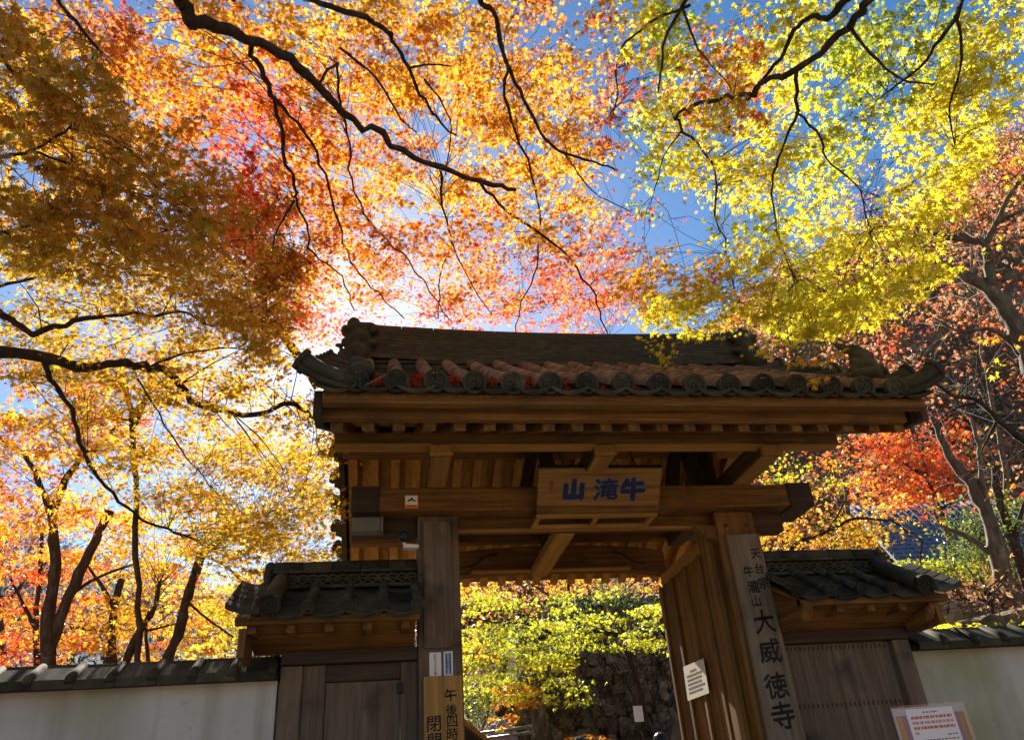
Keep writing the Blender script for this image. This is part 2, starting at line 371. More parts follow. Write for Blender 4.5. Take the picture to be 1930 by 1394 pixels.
for k in range(4):
    MB().box((-.6, 4.1 + k * .32, -1.75), (3.9, 4.1 + (k + 1) * .32 + .03, -1.55 + .2 * (k + 1))).build('step', 'stone', steps, .012)
MB().box((-1.2, 5.41, -1.2), (4.6, 9.2, -.748)).build('gate_platform', 'stone', None, .02)['kind'] = 'structure'

# ------------------------------------------------------------------ the gate
GC = 1.65
gate = empty('temple_gate', (GC, 6.3, -.75), 'large roofed wooden temple gate with grey barrel tile roof', 'gate')
def T(name, a, b, mat='wood_x', parent=None, bevel=.007): return timber(name, a, b, mat, parent or gate, bevel)
# posts
T('post', (.225, 6.0, -.75), (.555, 6.3, 2.118), 'wood_grey_z', bevel=.02)
T('post', (2.745, 6.0, -.75), (3.10, 6.3, 2.118), 'wood_z', bevel=.02)
T('post', (.30, 7.5, -.75), (.50, 7.7, 2.05), 'wood_z', bevel=.015)
T('post', (2.80, 7.5, -.75), (3.0, 7.7, 2.05), 'wood_z', bevel=.015)
for x, y in ((.39, 6.15), (2.92, 6.15), (.4, 7.6), (2.9, 7.6)):
    q = [(x + .27 * math.cos(R(30 * k)), y + .27 * math.sin(R(30 * k)), -.76) for k in range(12)]
    MB().prism(q, (0, 0, .07)).build('post_base', 'stone', gate, .015)
# left post: front facing board with chamfered edge boards
T('post_facing', (.268, 5.965, 1.085), (.488, 5.999, 2.06), 'wood_grey_z', bevel=.006)
# main beam and its capped ends
kb = T('main_beam', (-.10, 5.88, 2.12), (3.42, 6.30, 2.313), 'wood_x', bevel=.012)
for xa, xb in ((-.30, -.08), (3.40, 3.625)):
    timber('end_cap', (xa, 5.868, 2.108), (xb, 6.312, 2.325), 'wood_dark_x', kb, .012)
for x_, y_, z_ in ((.31, 6.0, 1.99), (.47, 6.0, 1.99), (2.83, 6.0, 1.99), (3.02, 6.0, 1.99)):
    MB().tube([(x_, y_ - .006, z_), (x_, y_ + .01, z_)], .016, 8).build('peg', 'wood_dark_x', gate)
T('door_head', (.556, 6.10, 2.012), (2.744, 6.20, 2.118), 'wood_x')
T('door_head_edge', (.556, 6.085, 2.0), (2.744, 6.115, 2.025), 'wood_pale_x', bevel=.003)
T('side_rail', (-.30, 6.08, 1.99), (.224, 6.22, 2.118), 'wood_dark_x')
T('side_rail', (3.101, 6.08, 1.96), (3.40, 6.22, 2.118), 'wood_dark_x')
# arm beams across the main beam
for x in (.375, 1.625, 2.985):
    ar = T('arm_beam', (x - .083, 5.22, 2.314), (x + .083, 7.62, 2.47), 'wood_dark_y', bevel=.01)
    timber('arm_end_face', (x - .085, 5.205, 2.305), (x + .085, 5.26, 2.40), 'wood_pale_y', ar, .01)
    timber('arm_soffit', (x - .075, 5.28, 2.303), (x + .075, 5.87, 2.316), 'wood_pale_y', ar, .003)
# roof lines
def zr(Y): return 2.165 + .45 * (Y - 4.52) if Y < 6.5 else 2.165 + .45 * 1.98 - .45 * (Y - 6.5)      # rafter underside
def zt(Y): Y = Y if Y < 6.5 else 13.0 - Y; return 2.36 + .60 * (Y - 4.25) + .022 * (Y - 4.25) ** 2   # tile line
XL, XR = -.40, 3.66
T('purlin', (-.40, 5.20, 2.385), (3.56, 5.34, 2.475), 'wood_x', bevel=.006)
T('purlin', (-.37, 7.55, 2.385), (3.60, 7.69, 2.52), 'wood_x')
T('ridge_beam', (-.42, 6.41, 2.86), (3.66, 6.59, 3.07), 'wood_x')
MB().prism([(-.40, 5.205, 2.38), (-.40, 5.205, 2.386), (3.56, 5.205, 2.386), (3.56, 5.205, 2.38)], (0, .13, 0)).build('purlin_soffit', 'wood_pale_x', gate)
# rafters
nr = 21
for k in range(nr):
    x = XL + .06 + k * (XR - XL - .12) / (nr - 1)
    for ya, yb in ((4.52, 6.5), (6.5, 8.48)):
        w = .04
        MB().prism([(x - w, ya, zr(ya)), (x - w, yb, zr(yb)), (x - w, yb, zr(yb) + .085), (x - w, ya, zr(ya) + .085)], (2 * w, 0, 0)).build('rafter', 'wood_y' if ya < 6 else 'wood_pale_y', gate, .004)
# roof deck: underside boards one by one, then a solid body up to the tiles
roof = MB().prism([(XL, 4.36, zr(4.52) + .12), (XL, 6.5, zr(6.5) + .14), (XL, 8.64, zr(8.48) + .12), (XL, 8.72, zt(8.72) - .08), (XL, 7.5, zt(7.5) - .08), (XL, 6.5, zt(6.5) - .06), (XL, 5.5, zt(5.5) - .08), (XL, 4.28, zt(4.28) - .08)], (XR - XL, 0, 0)).build('roof', 'wood_y', gate)
nb = 30
for k in range(nb):
    xa = XL + k * (XR - XL) / nb; xb = XL + (k + 1) * (XR - XL) / nb - .006; dz = rnd.uniform(0, .006)
    for ya, yb in ((4.50, 6.49), (6.51, 8.5)):
        za, zb = zr(ya) + .088 + dz, zr(yb) + .088 + dz
        MB().prism([(xa, ya, za), (xa, yb, zb), (xa, yb, zb + .018), (xa, ya, za + .018)], (xb - xa, 0, 0)).build('soffit_board', 'wood_pale_y', gate)
# eave boards
T('eave_board', (XL - .05, 4.45, 2.215), (XR - .03, 4.51, 2.315), 'wood_x')
T('eave_board', (XL - .02, 4.30, 2.252), (XR + .03, 4.385, 2.335), 'wood_x', bevel=.012)
T('eave_board', (XL - .02, 8.5, 2.252), (XR + .03, 8.6, 2.315), 'wood_x')
T('eave_board', (XL - .02, 8.6, 2.275), (XR + .03, 8.7, 2.335), 'wood_x')
# barge boards along both verges
for x in (XL - .075, XR + .02):
    for ya, yb in ((4.36, 6.49), (6.51, 8.64)):
        N = 8; q = []
        ys = [ya + (yb - ya) * i / N for i in range(N + 1)]
        top = [(x, y, zt(y) - .06) for y in ys]; bot = [(x, y, zr(y) + .02 if y > 4.5 and y < 8.5 else zt(y) - .24) for y in ys]
        b_ = MB()
        for i in range(N): b_.prism([bot[i], bot[i + 1], top[i + 1], top[i]], (.05, 0, 0))
        b_.build('bargeboard', 'wood_dark_y', gate)
# rear curved tie beam
N = 16; bm_ = MB(); x0, x1 = .50, 2.80
for i in range(N):
    t0, t1 = i / N, (i + 1) / N
    f0, f1 = (4 * t0 * (1 - t0)) ** .6, (4 * t1 * (1 - t1)) ** .6
    bm_.prism([(x0 + (x1 - x0) * t0, 7.5, 2.0 + .065 * f0), (x0 + (x1 - x0) * t1, 7.5, 2.0 + .065 * f1), (x0 + (x1 - x0) * t1, 7.5, 2.22 + .09 * f1), (x0 + (x1 - x0) * t0, 7.5, 2.22 + .09 * f0)], (0, .16, 0))
kor = bm_.build('rear_rainbow_beam', 'wood_x', gate)
timber('beam_lip', (.80, 7.46, 2.045), (2.42, 7.52, 2.07), 'wood_pale_x', kor, .006)
for sx, xs in ((1, .72), (-1, 2.58)):
    MB().tube(spline([(xs, 7.495, 2.1), (xs + sx * .12, 7.49, 2.13), (xs + sx * .22, 7.49, 2.2), (xs + sx * .36, 7.49, 2.23)], 4), [.012] * 12 + [.004], 5).build('beam_carving', 'wood_dark_x', kor)
T('tie_beam', (1.40, 6.205, 2.0), (1.56, 7.49, 2.09), 'wood_pale_y')
T('tie_beam', (2.72, 6.31, 1.86), (2.84, 7.49, 1.975), 'wood_pale_y')
T('tie_beam', (.44, 6.31, 1.86), (.54, 7.49, 1.975), 'wood_y')
# frog-leg struts over the main beam and ornament board with a round crest in the right-hand gable
for xs in (1.36, 2.75):
    for sx in (-1, 1):
        MB().prism([(xs - .05 + sx * .05, 6.42, 2.90), (xs + .05 + sx * .05, 6.42, 2.90), (xs + .06 + sx * .2, 6.42, 2.30), (xs - .06 + sx * .2, 6.42, 2.30)], (0, .12, 0)).build('strut', 'wood_dark_z', gate, .008)
gb = MB().prism([(2.98, 6.30, 2.48), (2.98, 7.30, 2.48), (2.98, 7.0, 2.85), (2.98, 6.55, 3.02), (2.98, 6.30, 2.95)], (.05, 0, 0)).build('gable_board', 'wood_y', gate, .006)
cr = MB().prism([(2.978, 6.68 + .15 * math.cos(R(15 * k)), 2.76 + .15 * math.sin(R(15 * k))) for k in range(24)], (-.025, 0, 0)).build('crest', 'wood_y', gb, .006)
for k in range(3):
    a0 = k * 120
    MB().tube([(2.95, 6.68 + (.1 - .002 * j * 4) * math.cos(R(a0 + j * 16)), 2.76 + (.1 - .002 * j * 4) * math.sin(R(a0 + j * 16))) for j in range(9)], [.02 - .0018 * j for j in range(9)], 6).build('crest_comma', 'wood_dark_y', cr)
# doors folded back
for nm, xd, sgn in (('right', 2.72, -1), ('left', .50, 1)):
    dr = T('door', (xd, 6.32, -.70), (xd + .035, 7.48, 1.855), 'wood_z', bevel=.004)
    for k in range(6):
        ya = 6.33 + k * .19; xs = xd - .001 if sgn < 0 else xd + .036
        timber('plank', (xs, ya, -.68), (xs + sgn * .018, ya + .184, 1.84), 'wood_z', dr, .004)
    xs = xd - .02 if sgn < 0 else xd + .055
    for ya in (6.33, 6.72, 7.08, 7.42):
        timber('stile', (xs, ya, -.69), (xs + sgn * .028, ya + .055, 1.845), 'wood_z', dr, .006)
# brackets between arm beams and posts on the right
MB().prism([(2.745, 6.02, 1.86), (2.745, 6.02, 2.0), (2.55, 6.02, 2.0)], (0, .08, 0)).build('bracket', 'wood_z', gate, .004)
T('door_post', (2.66, 6.12, -.75), (2.744, 6.25, 2.01), 'wood_z', bevel=.01)

# ---- roof tiles
def arc_tile(r0, r1, L, sides=10, half=True, thick=.016):
    """barrel cover tile along +Y, slightly wider at the lower (front) end"""
    b = MB(); n = sides
    for j, (y, r_) in enumerate(((0, r0), (L, r1))):
        for rr in (r_, r_ - thick):
            for k in range(n + 1):
                a = math.pi * (k / n) * 1.12 - .19
                b.v.append((rr * math.cos(a), y, rr * math.sin(a)))
    m_ = n + 1
    for k in range(n):
        b.f.append((k, k + 1, 2 * m_ + k + 1, 2 * m_ + k)); b.f.append((m_ + k, 3 * m_ + k, 3 * m_ + k + 1, m_ + k + 1))
        b.f.append((k, m_ + k, m_ + k + 1, k + 1))
    return b
def pan_tile(w, L, dip=.034, thick=.02, apron=False, n=8):
    b = MB()
    for y in (0, L):
        for t_ in (0, -thick):
            for k in range(n + 1):
                u = -1 + 2 * k / n; b.v.append((u * w / 2, y, -dip * (1 - u * u) + t_))
    m_ = n + 1
    for k in range(n):
        b.f.append((k, 2 * m_ + k, 2 * m_ + k + 1, k + 1)); b.f.append((m_ + k, m_ + k + 1, 3 * m_ + k + 1, 3 * m_ + k))
        b.f.append((k, k + 1, m_ + k + 1, m_ + k))
    if apron:   # hanging lip with a rounded lower edge
        q = [(-w / 2 + w * k / n, -.012, -dip * (1 - (-1 + 2 * k / n) ** 2) + .004) for k in range(n + 1)]
        q2 = [(-w / 2 + w * k / n, -.012, -dip * (1 - (-1 + 2 * k / n) ** 2) - .012 - .014 * (1 - (-1 + 2 * k / n) ** 2)) for k in range(n, -1, -1)]
        b.prism(q + q2, (0, .022, 0))
        b.tube([(p[0], -.016, p[2] + .006) for p in q2], .005, 5)
    return b
def disc_tile(r_, name='disc'):
    """round eave end: rim, recessed face, three raised commas, ring of beads; faces -Y"""
    b = MB(); n = 24
    prof = [(0, -.012), (r_ * .78, -.012), (r_ * .82, -.024), (r_ * .97, -.026), (r_, -.018), (r_, .03), (r_ * .9, .04)]
    for rr, y in prof:
        for k in range(n):
            a = 2 * math.pi * k / n; b.v.append((max(rr, .001) * math.cos(a), y, max(rr, .001) * math.sin(a)))
    for j in range(len(prof) - 1):
        for k in range(n):
            b.f.append((j * n + k, j * n + (k + 1) % n, (j + 1) * n + (k + 1) % n, (j + 1) * n + k))
    for c in range(3):
        pts = []; rr = []
        for j in range(9):
            a = R(120 * c + j * 17); q = r_ * (.16 + .055 * j) if j < 8 else r_ * .58
            pts.append((q * math.cos(a), -.016, q * math.sin(a))); rr.append(r_ * (.15 - .014 * j))
        b.tube(pts, rr, 6)
    for k in range(14):
        a = 2 * math.pi * k / 14; x, z = r_ * .69 * math.cos(a), r_ * .69 * math.sin(a)
        b.tube([(x, -.010, z), (x, -.02, z)], [.0055 * r_ / .07, .003], 6)
    return b.mesh(name, 'tile', True)
me_disc = disc_tile(.078, 'eave_disc')
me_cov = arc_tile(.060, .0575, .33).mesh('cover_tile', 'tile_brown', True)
me_pan = pan_tile(.25, .36).mesh('pan_tile', 'tile', True)
me_pan_e = pan_tile(.25, .36, apron=True).mesh('eave_pan_tile', 'tile', True)
def tilt_at(Y, X, dz=0, zf=zt, roll=0, rz=0):
    s = (zf(Y + .05) - zf(Y - .05)) / .1
    return Matrix.Translation((X, Y, zf(Y) + dz)) @ Matrix.Rotation(rz, 4, 'Z') @ Matrix.Rotation(math.atan(s), 4, 'X') @ Matrix.Rotation(roll, 4, 'Y')
NC = 16; DX = .2457; X0 = -.213
for i in range(NC):
    x = X0 + i * DX
    for j in range(7):
        y = 4.27 + j * .302
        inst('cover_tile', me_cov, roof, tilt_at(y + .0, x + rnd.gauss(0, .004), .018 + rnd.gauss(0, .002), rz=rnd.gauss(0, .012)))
    inst('eave_disc', me_disc, roof, Matrix.Translation((x, 4.262, zt(4.25) + .024 + rnd.gauss(0, .003))) @ Matrix.Rotation(R(8), 4, 'X') @ Matrix.Rotation(rnd.uniform(0, 6.28), 4, 'Y'))
for i in range(NC + 1):
    x = X0 + (i - .5) * DX
    for j in range(7):
        y = 4.235 + j * .302
        inst('pan_tile', me_pan_e if j == 0 else me_pan, roof, tilt_at(y, x, .0 + rnd.gauss(0, .002)))
# rear slope, out of sight: the same courses joined
b = MB()
for i in range(NC):
    x = X0 + i * DX
    b.tube([(x, y, zt(y) + .02) for y in np.linspace(6.5, 8.73, 9)], .06, 8)
    b.tube([(x, 8.72, zt(8.72) + .02), (x, 8.76, zt(8.76) + .02)], .074, 16)
o = b.build('rear_slope_tiles', 'tile', gate, smooth=True); o['kind'] = 'stuff'
b = MB()
ys = list(np.linspace(6.5, 8.72, 9))
for a, c in zip(ys[:-1], ys[1:]): b.prism([(XL - .1, a, zt(a) - .045), (XL - .1, c, zt(c) - .045), (XL - .1, c, zt(c)), (XL - .1, a, zt(a))], (XR - XL + .2, 0, 0))
b.build('rear_slope_bed', 'tile', gate)
# verge tiles: short barrels lying across the slope, curled up at the outer end
def verge_mesh(sg):
    b = MB(); path = [(0, 0, 0), (.10 * sg, 0, .004), (.20 * sg, 0, .022), (.29 * sg, 0, .055), (.335 * sg, 0, .08)]
    b.tube(path, [.056, .058, .060, .063, .066], 12)
    e0, e1 = Vector(path[-2]), Vector(path[-1]); d_ = (e1 - e0).normalized()
    b.tube([e1 - d_ * .01, e1 + d_ * .02], [.076, .076], 16)
    low = [(p[0], -.10, p[2] - .05) for p in path]; hi = [(p[0], -.10, p[2] - .02) for p in path]
    b.prism(low + hi[::-1], (0, .2, 0))
    return b.mesh('verge_tile', 'tile', True)
vm = {sg: verge_mesh(sg) for sg in (-1, 1)}
for sg, xb in ((-1, X0 - .02), (1, X0 + 15 * DX + .02)):
    for k in range(8):
        for side in (0, 1):
            y = 4.29 + k * .27; y = y if side == 0 else 13.0 - y
            s = .45 + .1 * (1 - k / 8); lift = .045 * max(0, 1 - k / 2.5) ** 2
            inst('verge_tile', vm[sg], roof, Matrix.Translation((xb, y, zt(y) + .01)) @ Matrix.Rotation(-sg * lift * 4, 4, 'Y') @ Matrix.Rotation(math.atan(s) * (1 if side == 0 else -1), 4, 'X'))
# main ridge: stacked flat courses with a rounded cap
rz0 = 3.70
def rsag(x): return .035 * ((x - 1.62) / 1.9) ** 2 * 1.6
ridge = MB().box((-.20, 6.42, 3.5), (3.52, 6.58, 4.08)).build('ridge', 'tile_mossy', gate)
for c in range(10):
    z0 = rz0 + .05 + c * .037; w = .150 - .0030 * c + (.022 if c == 0 else 0)
    n_ = 7; L = 3.76 / n_
    for k in range(n_ + c % 2):
        xa = -.22 + k * L + (L / 2 if c % 2 else 0) - (0 if c % 2 == 0 else L); xb_ = min(xa + L - .0015, 3.56); xa = max(xa, -.22)
        if xb_ - xa < .03: continue
        dy = rnd.gauss(0, .0008); za, zb = z0 + rsag(xa), z0 + rsag(xb_)
        MB().prism([(xa, 6.5 - w + dy, za), (xb_, 6.5 - w + dy, zb), (xb_, 6.5 - w + dy, zb + .0335), (xa, 6.5 - w + dy, za + .0335)], (0, 2 * w, 0)).build('ridge_tile', 'tile_mossy', ridge, .0015)
for k in range(12):
    xa = -.22 + k * 3.76 / 12; xb_ = xa + 3.76 / 12 - .004
    MB().tube([(xa, 6.5, rz0 + .425 + rsag(xa)), (xb_, 6.5, rz0 + .425 + rsag(xb_))], .085, 14).build('ridge_cap_tile', 'tile_mossy', ridge, smooth=True)
MB().tube([(-.24, 6.33, rz0 + .045), (3.52, 6.33, rz0 + .045)], .018, 8).build('ridge_bead', 'tile', ridge, smooth=True)
MB().tube([(-.24, 6.36, rz0 - .01), (3.52, 6.36, rz0 - .01)], .045, 10).build('ridge_bead', 'tile', ridge, smooth=True)

def lump(name, balls, mat, parent, voxel=.018, rough=.008):
    """a carved form: ellipsoids fused by a voxel remesh, then roughened"""
    bm = bmesh.new()
    for c, r_ in balls:
        r3 = r_ if hasattr(r_, '__len__') else (r_, r_, r_)
        bmesh.ops.create_icosphere(bm, subdivisions=2, radius=1, matrix=Matrix.Translation(c) @ Matrix.Diagonal((*r3, 1)))
    me = bpy.data.meshes.new(name); bm.to_mesh(me); bm.free(); me.materials.append(M[mat])
    o = inst(name, me, parent)
    rm = o.modifiers.new('fuse', 'REMESH'); rm.mode = 'VOXEL'; rm.voxel_size = voxel; rm.use_smooth_shade = True
    tx = bpy.data.textures.new(name, 'CLOUDS'); tx.noise_scale = .05
    dp = o.modifiers.new('rough', 'DISPLACE'); dp.texture = tx; dp.strength = rough; dp.texture_coords = 'GLOBAL'
    return o
# ridge-end ornaments (demon-face tiles, seen edge on)
for sx, xe in ((-1, -.22), (1, 3.54)):
    balls = []
    X = lambda d: xe + sx * d
    balls += [((X(.08), 6.5, rz0 + .14), (.16, .26, .18)), ((X(.08), 6.5, rz0 + .32), (.15, .22, .16)), ((X(.10), 6.5, rz0 + .46), (.13, .18, .10)), ((X(.15), 6.5, rz0 + .56), (.075, .12, .07)), ((X(.02), 6.5, rz0 + .50), (.14, .14, .06)), ((X(-.06), 6.5, rz0 + .47), (.12, .11, .04)),
              ((X(.22), 6.42, rz0 + .44), (.05, .10, .05)), ((X(.21), 6.4, rz0 + .30), .055), ((X(.24), 6.4, rz0 + .16), .055), ((X(.10), 6.24, rz0 + .10), (.12, .08, .10)), ((X(.15), 6.28, rz0 + .02), (.15, .08, .07)),
              ((X(.27), 6.34, rz0 + .23), (.05, .03, .02)), ((X(.28), 6.34, rz0 + .10), (.06, .03, .02)), ((X(-.05), 6.33, rz0 + .40), (.05, .05, .04)), ((X(-.04), 6.31, rz0 + .24), (.055, .05, .035)), ((X(.04), 6.28, rz0 + .30), (.05, .04, .05))]
    lump('ridge_end_ornament', balls, 'tile_mossy', gate)
    for k in range(3):
        T('ridge_foot_tile', (X(.16) if sx > 0 else X(.38 - .05 * k), 6.30, rz0 - .12 + k * .055), (X(.38 - .05 * k) if sx > 0 else X(.16), 6.7, rz0 - .12 + k * .055 + .045), 'tile_mossy', bevel=.006)
# corner ornament on the right-hand end of the eave: crouching beast on a cloud base
cx, cyy, cz = 3.45, 4.50, zt(4.5) + .085
balls = [((cx, cyy, cz), (.12, .10, .05)), ((cx + .02, cyy, cz + .06), (.09, .08, .06)), ((cx - .06, cyy, cz + .05), .035), ((cx + .10, cyy, cz + .05), .035), ((cx - .045, cyy, cz + .10), .03), ((cx + .08, cyy, cz + .11), .03),
         ((cx + .02, cyy, cz + .15), (.075, .06, .05)), ((cx - .01, cyy, cz + .19), (.055, .045, .035)), ((cx - .06, cyy, cz + .20), (.04, .03, .03)), ((cx - .10, cyy, cz + .225), (.04, .02, .02)), ((cx - .14, cyy, cz + .255), (.025, .014, .014)), ((cx - .02, cyy, cz + .225), (.02, .015, .02)),
         ((cx + .075, cyy, cz + .16), (.03, .03, .03))]
balls = [((cx + (c_[0] - cx) * 1.2, c_[1], cz + (c_[2] - cz) * 1.2), (tuple(1.2 * q for q in r_) if hasattr(r_, '__len__') else 1.2 * r_)) for c_, r_ in balls]
lump('corner_ornament', balls, 'tile', gate, .012, .006)
balls = [((-.20, 4.50, zt(4.5) + .07), (.1, .09, .06)), ((-.22, 4.52, zt(4.5) + .14), (.07, .06, .06)), ((-.17, 4.5, zt(4.5) + .12), (.05, .05, .05))]
lump('corner_ornament', balls, 'tile_mossy', gate, .012, .004)
# fallen leaves lodged between the covers
n = 420; xs = X0 + rng.uniform(0, NC - 1, n) * DX; xs = X0 + (np.floor((xs - X0) / DX) + .5) * DX + rng.normal(0, .035, n); ysn = 4.3 + np.abs(rng.normal(0, .22, n)) + rng.uniform(0, .1, n)
keep = rng.uniform(0, 1, n) < np.interp(xs, [-.3, 1.0, 1.6, 2.2], [1, 1, .5, .12]); xs, ysn = xs[keep], ysn[keep]
pz = np.array([zt(y) for y in ysn]) + rng.uniform(-.03, .05, len(xs))
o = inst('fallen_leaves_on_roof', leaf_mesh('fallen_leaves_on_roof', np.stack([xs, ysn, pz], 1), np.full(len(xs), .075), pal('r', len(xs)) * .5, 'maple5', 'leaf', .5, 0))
tag(o, 'dry red maple leaves caught between the roof tiles', 'leaves', kind='stuff')
o = MB().tube(spline([(2.55, 4.2, 2.40), (2.62, 4.17, 2.345), (2.80, 4.17, 2.335), (2.95, 4.18, 2.37), (3.05, 4.2, 2.43)], 4), .004, 5).build('fallen_twig', 'bark'); tag(o, 'thin curved twig caught on the eave tiles at right', 'twig')
o = MB().tube([(-.16, 4.17, 2.30), (-.08, 4.19, 2.36), (-.03, 4.22, 2.41)], .004, 5).build('fallen_twig', 'bark_pale'); tag(o, 'short pale twig stuck under the leftmost eave discs', 'twig')
# ------------------------------------------------------------------ side wings with small roofs
def onY(px, py, Y):
    v = MC.T @ np.array([px - CX, py - CY, FPX]); return Vector(v * (Y / v[1]))
def onX(px, py, X):
    v = MC.T @ np.array([px - CX, py - CY, FPX]); return Vector(v * (X / v[0]))
me_wdisc = disc_tile(.047, 'small_disc'); me_wbig = disc_tile(.078, 'verge_disc')
me_wcov = arc_tile(.034, .030, .24).mesh('small_cover_tile', 'tile', True)
me_wpan = pan_tile(.265, .26, dip=.035).mesh('wave_tile', 'tile', True); me_wpan_e = pan_tile(.265, .26, dip=.035, apron=True).mesh('eave_wave_tile', 'tile', True)
def zw(Y): return 1.30 + .56 * (Y - 5.55) if Y < 6.15 else 1.30 + .56 * (6.75 - Y)
def wing(name, xa, xb, discs, xtube, out, label):
    """xa..xb: wall span, discs: X of the eave discs, out: -1/+1 the free end"""
    w = empty(name, ((xa + xb) / 2, 6.2, -.75), label, 'wing wall')
    ex0, ex1 = (xa - .27, xb) if out < 0 else (xa, xb + .13)
    deck = MB().prism([(ex0, 5.58, 1.245), (ex0, 6.15, 1.50), (ex0, 6.74, 1.245), (ex0, 6.72, 1.26), (ex0, 6.15, 1.56), (ex0, 5.59, 1.26)], (ex1 - ex0, 0, 0)).build('roof', 'wood_x', w)
    xs = sorted(discs)
    for x in xs:
        inst('small_disc', me_wdisc, deck, Matrix.Translation((x, 5.545, zw(5.55) + .012)) @ Matrix.Rotation(R(10), 4, 'X') @ Matrix.Rotation(rnd.uniform(0, 6), 4, 'Y'))
        for j in range(3): inst('small_cover_tile', me_wcov, deck, tilt_at(5.55 + j * .2, x, .012, zw, rz=rnd.gauss(0, .02)))
    p = xs[1] - xs[0]
    for k in range(-1, len(xs)):
        x = xs[0] + (k + .5) * p
        if x - .1 < ex0 - .1 or x + .1 > ex1 + .12: continue
        for j in range(3): inst('wave_tile', me_wpan_e if j == 0 else me_wpan, deck, tilt_at(5.53 + j * .2, x, rnd.gauss(0, .003), zw))
    # big barrel beside the verge and layered verge tiles
    inst('verge_disc', me_wbig, deck, Matrix.Translation((xtube, 5.50, zw(5.5) + .05)) @ Matrix.Rotation(R(14), 4, 'X'))
    MB().tube([(xtube, y, zw(y) + .055) for y in (5.51, 5.7, 5.9, 6.06)], [.068, .066, .064, .062], 12).build('verge_barrel', 'tile_mossy', deck, smooth=True)
    for k in range(5):
        x1_ = xtube + out * .05; y = 5.52 + k * .1
        q = [(x1_, -.08, 0), (x1_ + out * .09, -.08, .004), (x1_ + out * .17, -.08, .02), (x1_ + out * .225, -.08, .045)]
        b = MB().prism([(a, y + d, zw(y) + .005 + c) for a, d, c in q] + [(a, y + d, zw(y) + .005 + c - .04) for a, d, c in q[::-1]], (0, .13, .07))
        b.build('verge_tile', 'tile', deck, .004)
    # ridge
    rx0, rx1 = (xtube - .07, xb) if out < 0 else (xa, xtube + .07)
    rg = MB().box((rx0, 6.08, 1.5), (rx1, 6.22, 1.70)).build('ridge', 'tile', w)
    n_ = 5; L = (rx1 - rx0) / n_
    for zc, hw in ((1.565, .135), (1.685, .12)):
        for k in range(n_): timber('ridge_tile', (rx0 + k * L, 6.15 - hw, zc), (rx0 + (k + 1) * L - .004, 6.15 + hw, zc + .022), 'tile', rg, .004)
    for k in range(n_):
        MB().tube([(rx0 + k * L, 6.15, 1.735), (rx0 + (k + 1) * L - .004, 6.15, 1.735)], .07 - .02 * 0, 12).build('ridge_cap_tile', 'tile', rg, smooth=True)
    wv = MB(); nw = int((rx1 - rx0) / .075)
    for row, zc in ((0, 1.592), (1, 1.636)):
        for k in range(nw):
            x = rx0 + .04 + k * .075 + (.0375 if row else 0)
            wv.tube([(x + .034 * math.cos(R(a)), 6.03, zc + .030 * math.sin(R(a))) for a in range(0, 181, 30)], .007, 5)
        wv.box((rx0, 6.035, zc - .006), (rx1, 6.07, zc + .004))
    o = wv.build('wave_course', 'tile', rg); o['kind'] = 'stuff'
    xo = rx0 if out < 0 else rx1
    lump('ridge_end_tile', [((xo + out * .03, 6.15, 1.60), (.05, .15, .09)), ((xo + out * .035, 6.15, 1.69), (.05, .11, .07)), ((xo + out * .03, 6.13, 1.755), (.045, .07, .05)), ((xo + out * .05, 6.05, 1.58), (.05, .05, .05))], 'tile', w, .012, .003)
    # eave timbers
    timber('eave_board', (ex0, 5.58, 1.215), (ex1, 5.63, 1.268), 'wood_x', w, .005)
    MB().prism([(ex0 + .07, 5.66, 1.235), (ex0 + .07, 6.08, 1.10), (ex0 + .07, 6.10, 1.24), (ex0 + .07, 5.70, 1.26)], (ex1 - ex0 - .1, 0, 0)).build('soffit_board', 'wood_x', w)
    for k in range(5):
        x = ex0 + .1 + k * (ex1 - ex0 - .2) / 4
        timber('bracket', (x - .03, 5.66, 1.17), (x + .03, 6.05, 1.225), 'wood_y', w, .004)
    timber('head_beam', (xa, 6.02, 1.02), (xb, 6.22, 1.112), 'wood_dark_x', w)
    xe = ex0 + .02 if out < 0 else ex1 - .08
    timber('end_board', (xe, 5.66, 1.02 if out < 0 else 1.06), (xe + .05, 6.0, 1.21), 'wood_z', w, .006)
    return w
wl_ = wing('gate_wing', -.757, .224, (-.545, -.284, -.033, .218 - .01), -.80, -1, 'narrow tiled wing with a shut wicket door left of the gate')
timber('corner_post', (-.757, 6.05, -.75), (-.60, 6.22, 1.018), 'wood_grey_z', wl_, .012)
timber('jamb', (-.598, 6.075, -.75), (-.44, 6.20, 1.018), 'wood_grey_z', wl_, .006)
timber('jamb', (.10, 6.075, -.75), (.223, 6.20, 1.018), 'wood_grey_z', wl_, .006)
timber('door_lintel', (-.439, 6.085, .90), (.099, 6.19, 1.018), 'wood_dark_x', wl_, .006)
wd = timber('wicket_door', (-.438, 6.108, -.72), (.098, 6.155, .898), 'wood_grey_z', wl_, .004)
timber('latch', (.075, 6.05, .80), (.12, 6.074, .87), 'iron', wl_, .004)
wr_ = wing('gate_wing', 3.101, 4.23, (3.09, 3.35, 3.61, 3.87), 4.13, 1, 'narrow tiled wing with plain board panel right of the gate')
timber('corner_post', (4.08, 6.04, -.75), (4.23, 6.22, 1.018), 'wood_grey_z', wr_, .012)
pn = timber('panel', (3.102, 6.0985, -.74), (4.079, 6.15, 1.018), 'wood_grey_z', wr_, .003)
for z_ in (.985, .56):
    b = MB()
    for k in range(24): x = 3.13 + k * .039; b.box((x, 6.094, z_ - .016), (x + .008, 6.0984, z_ + .016))
    o = b.build('nail_row', 'iron', pn); o['kind'] = 'stuff'
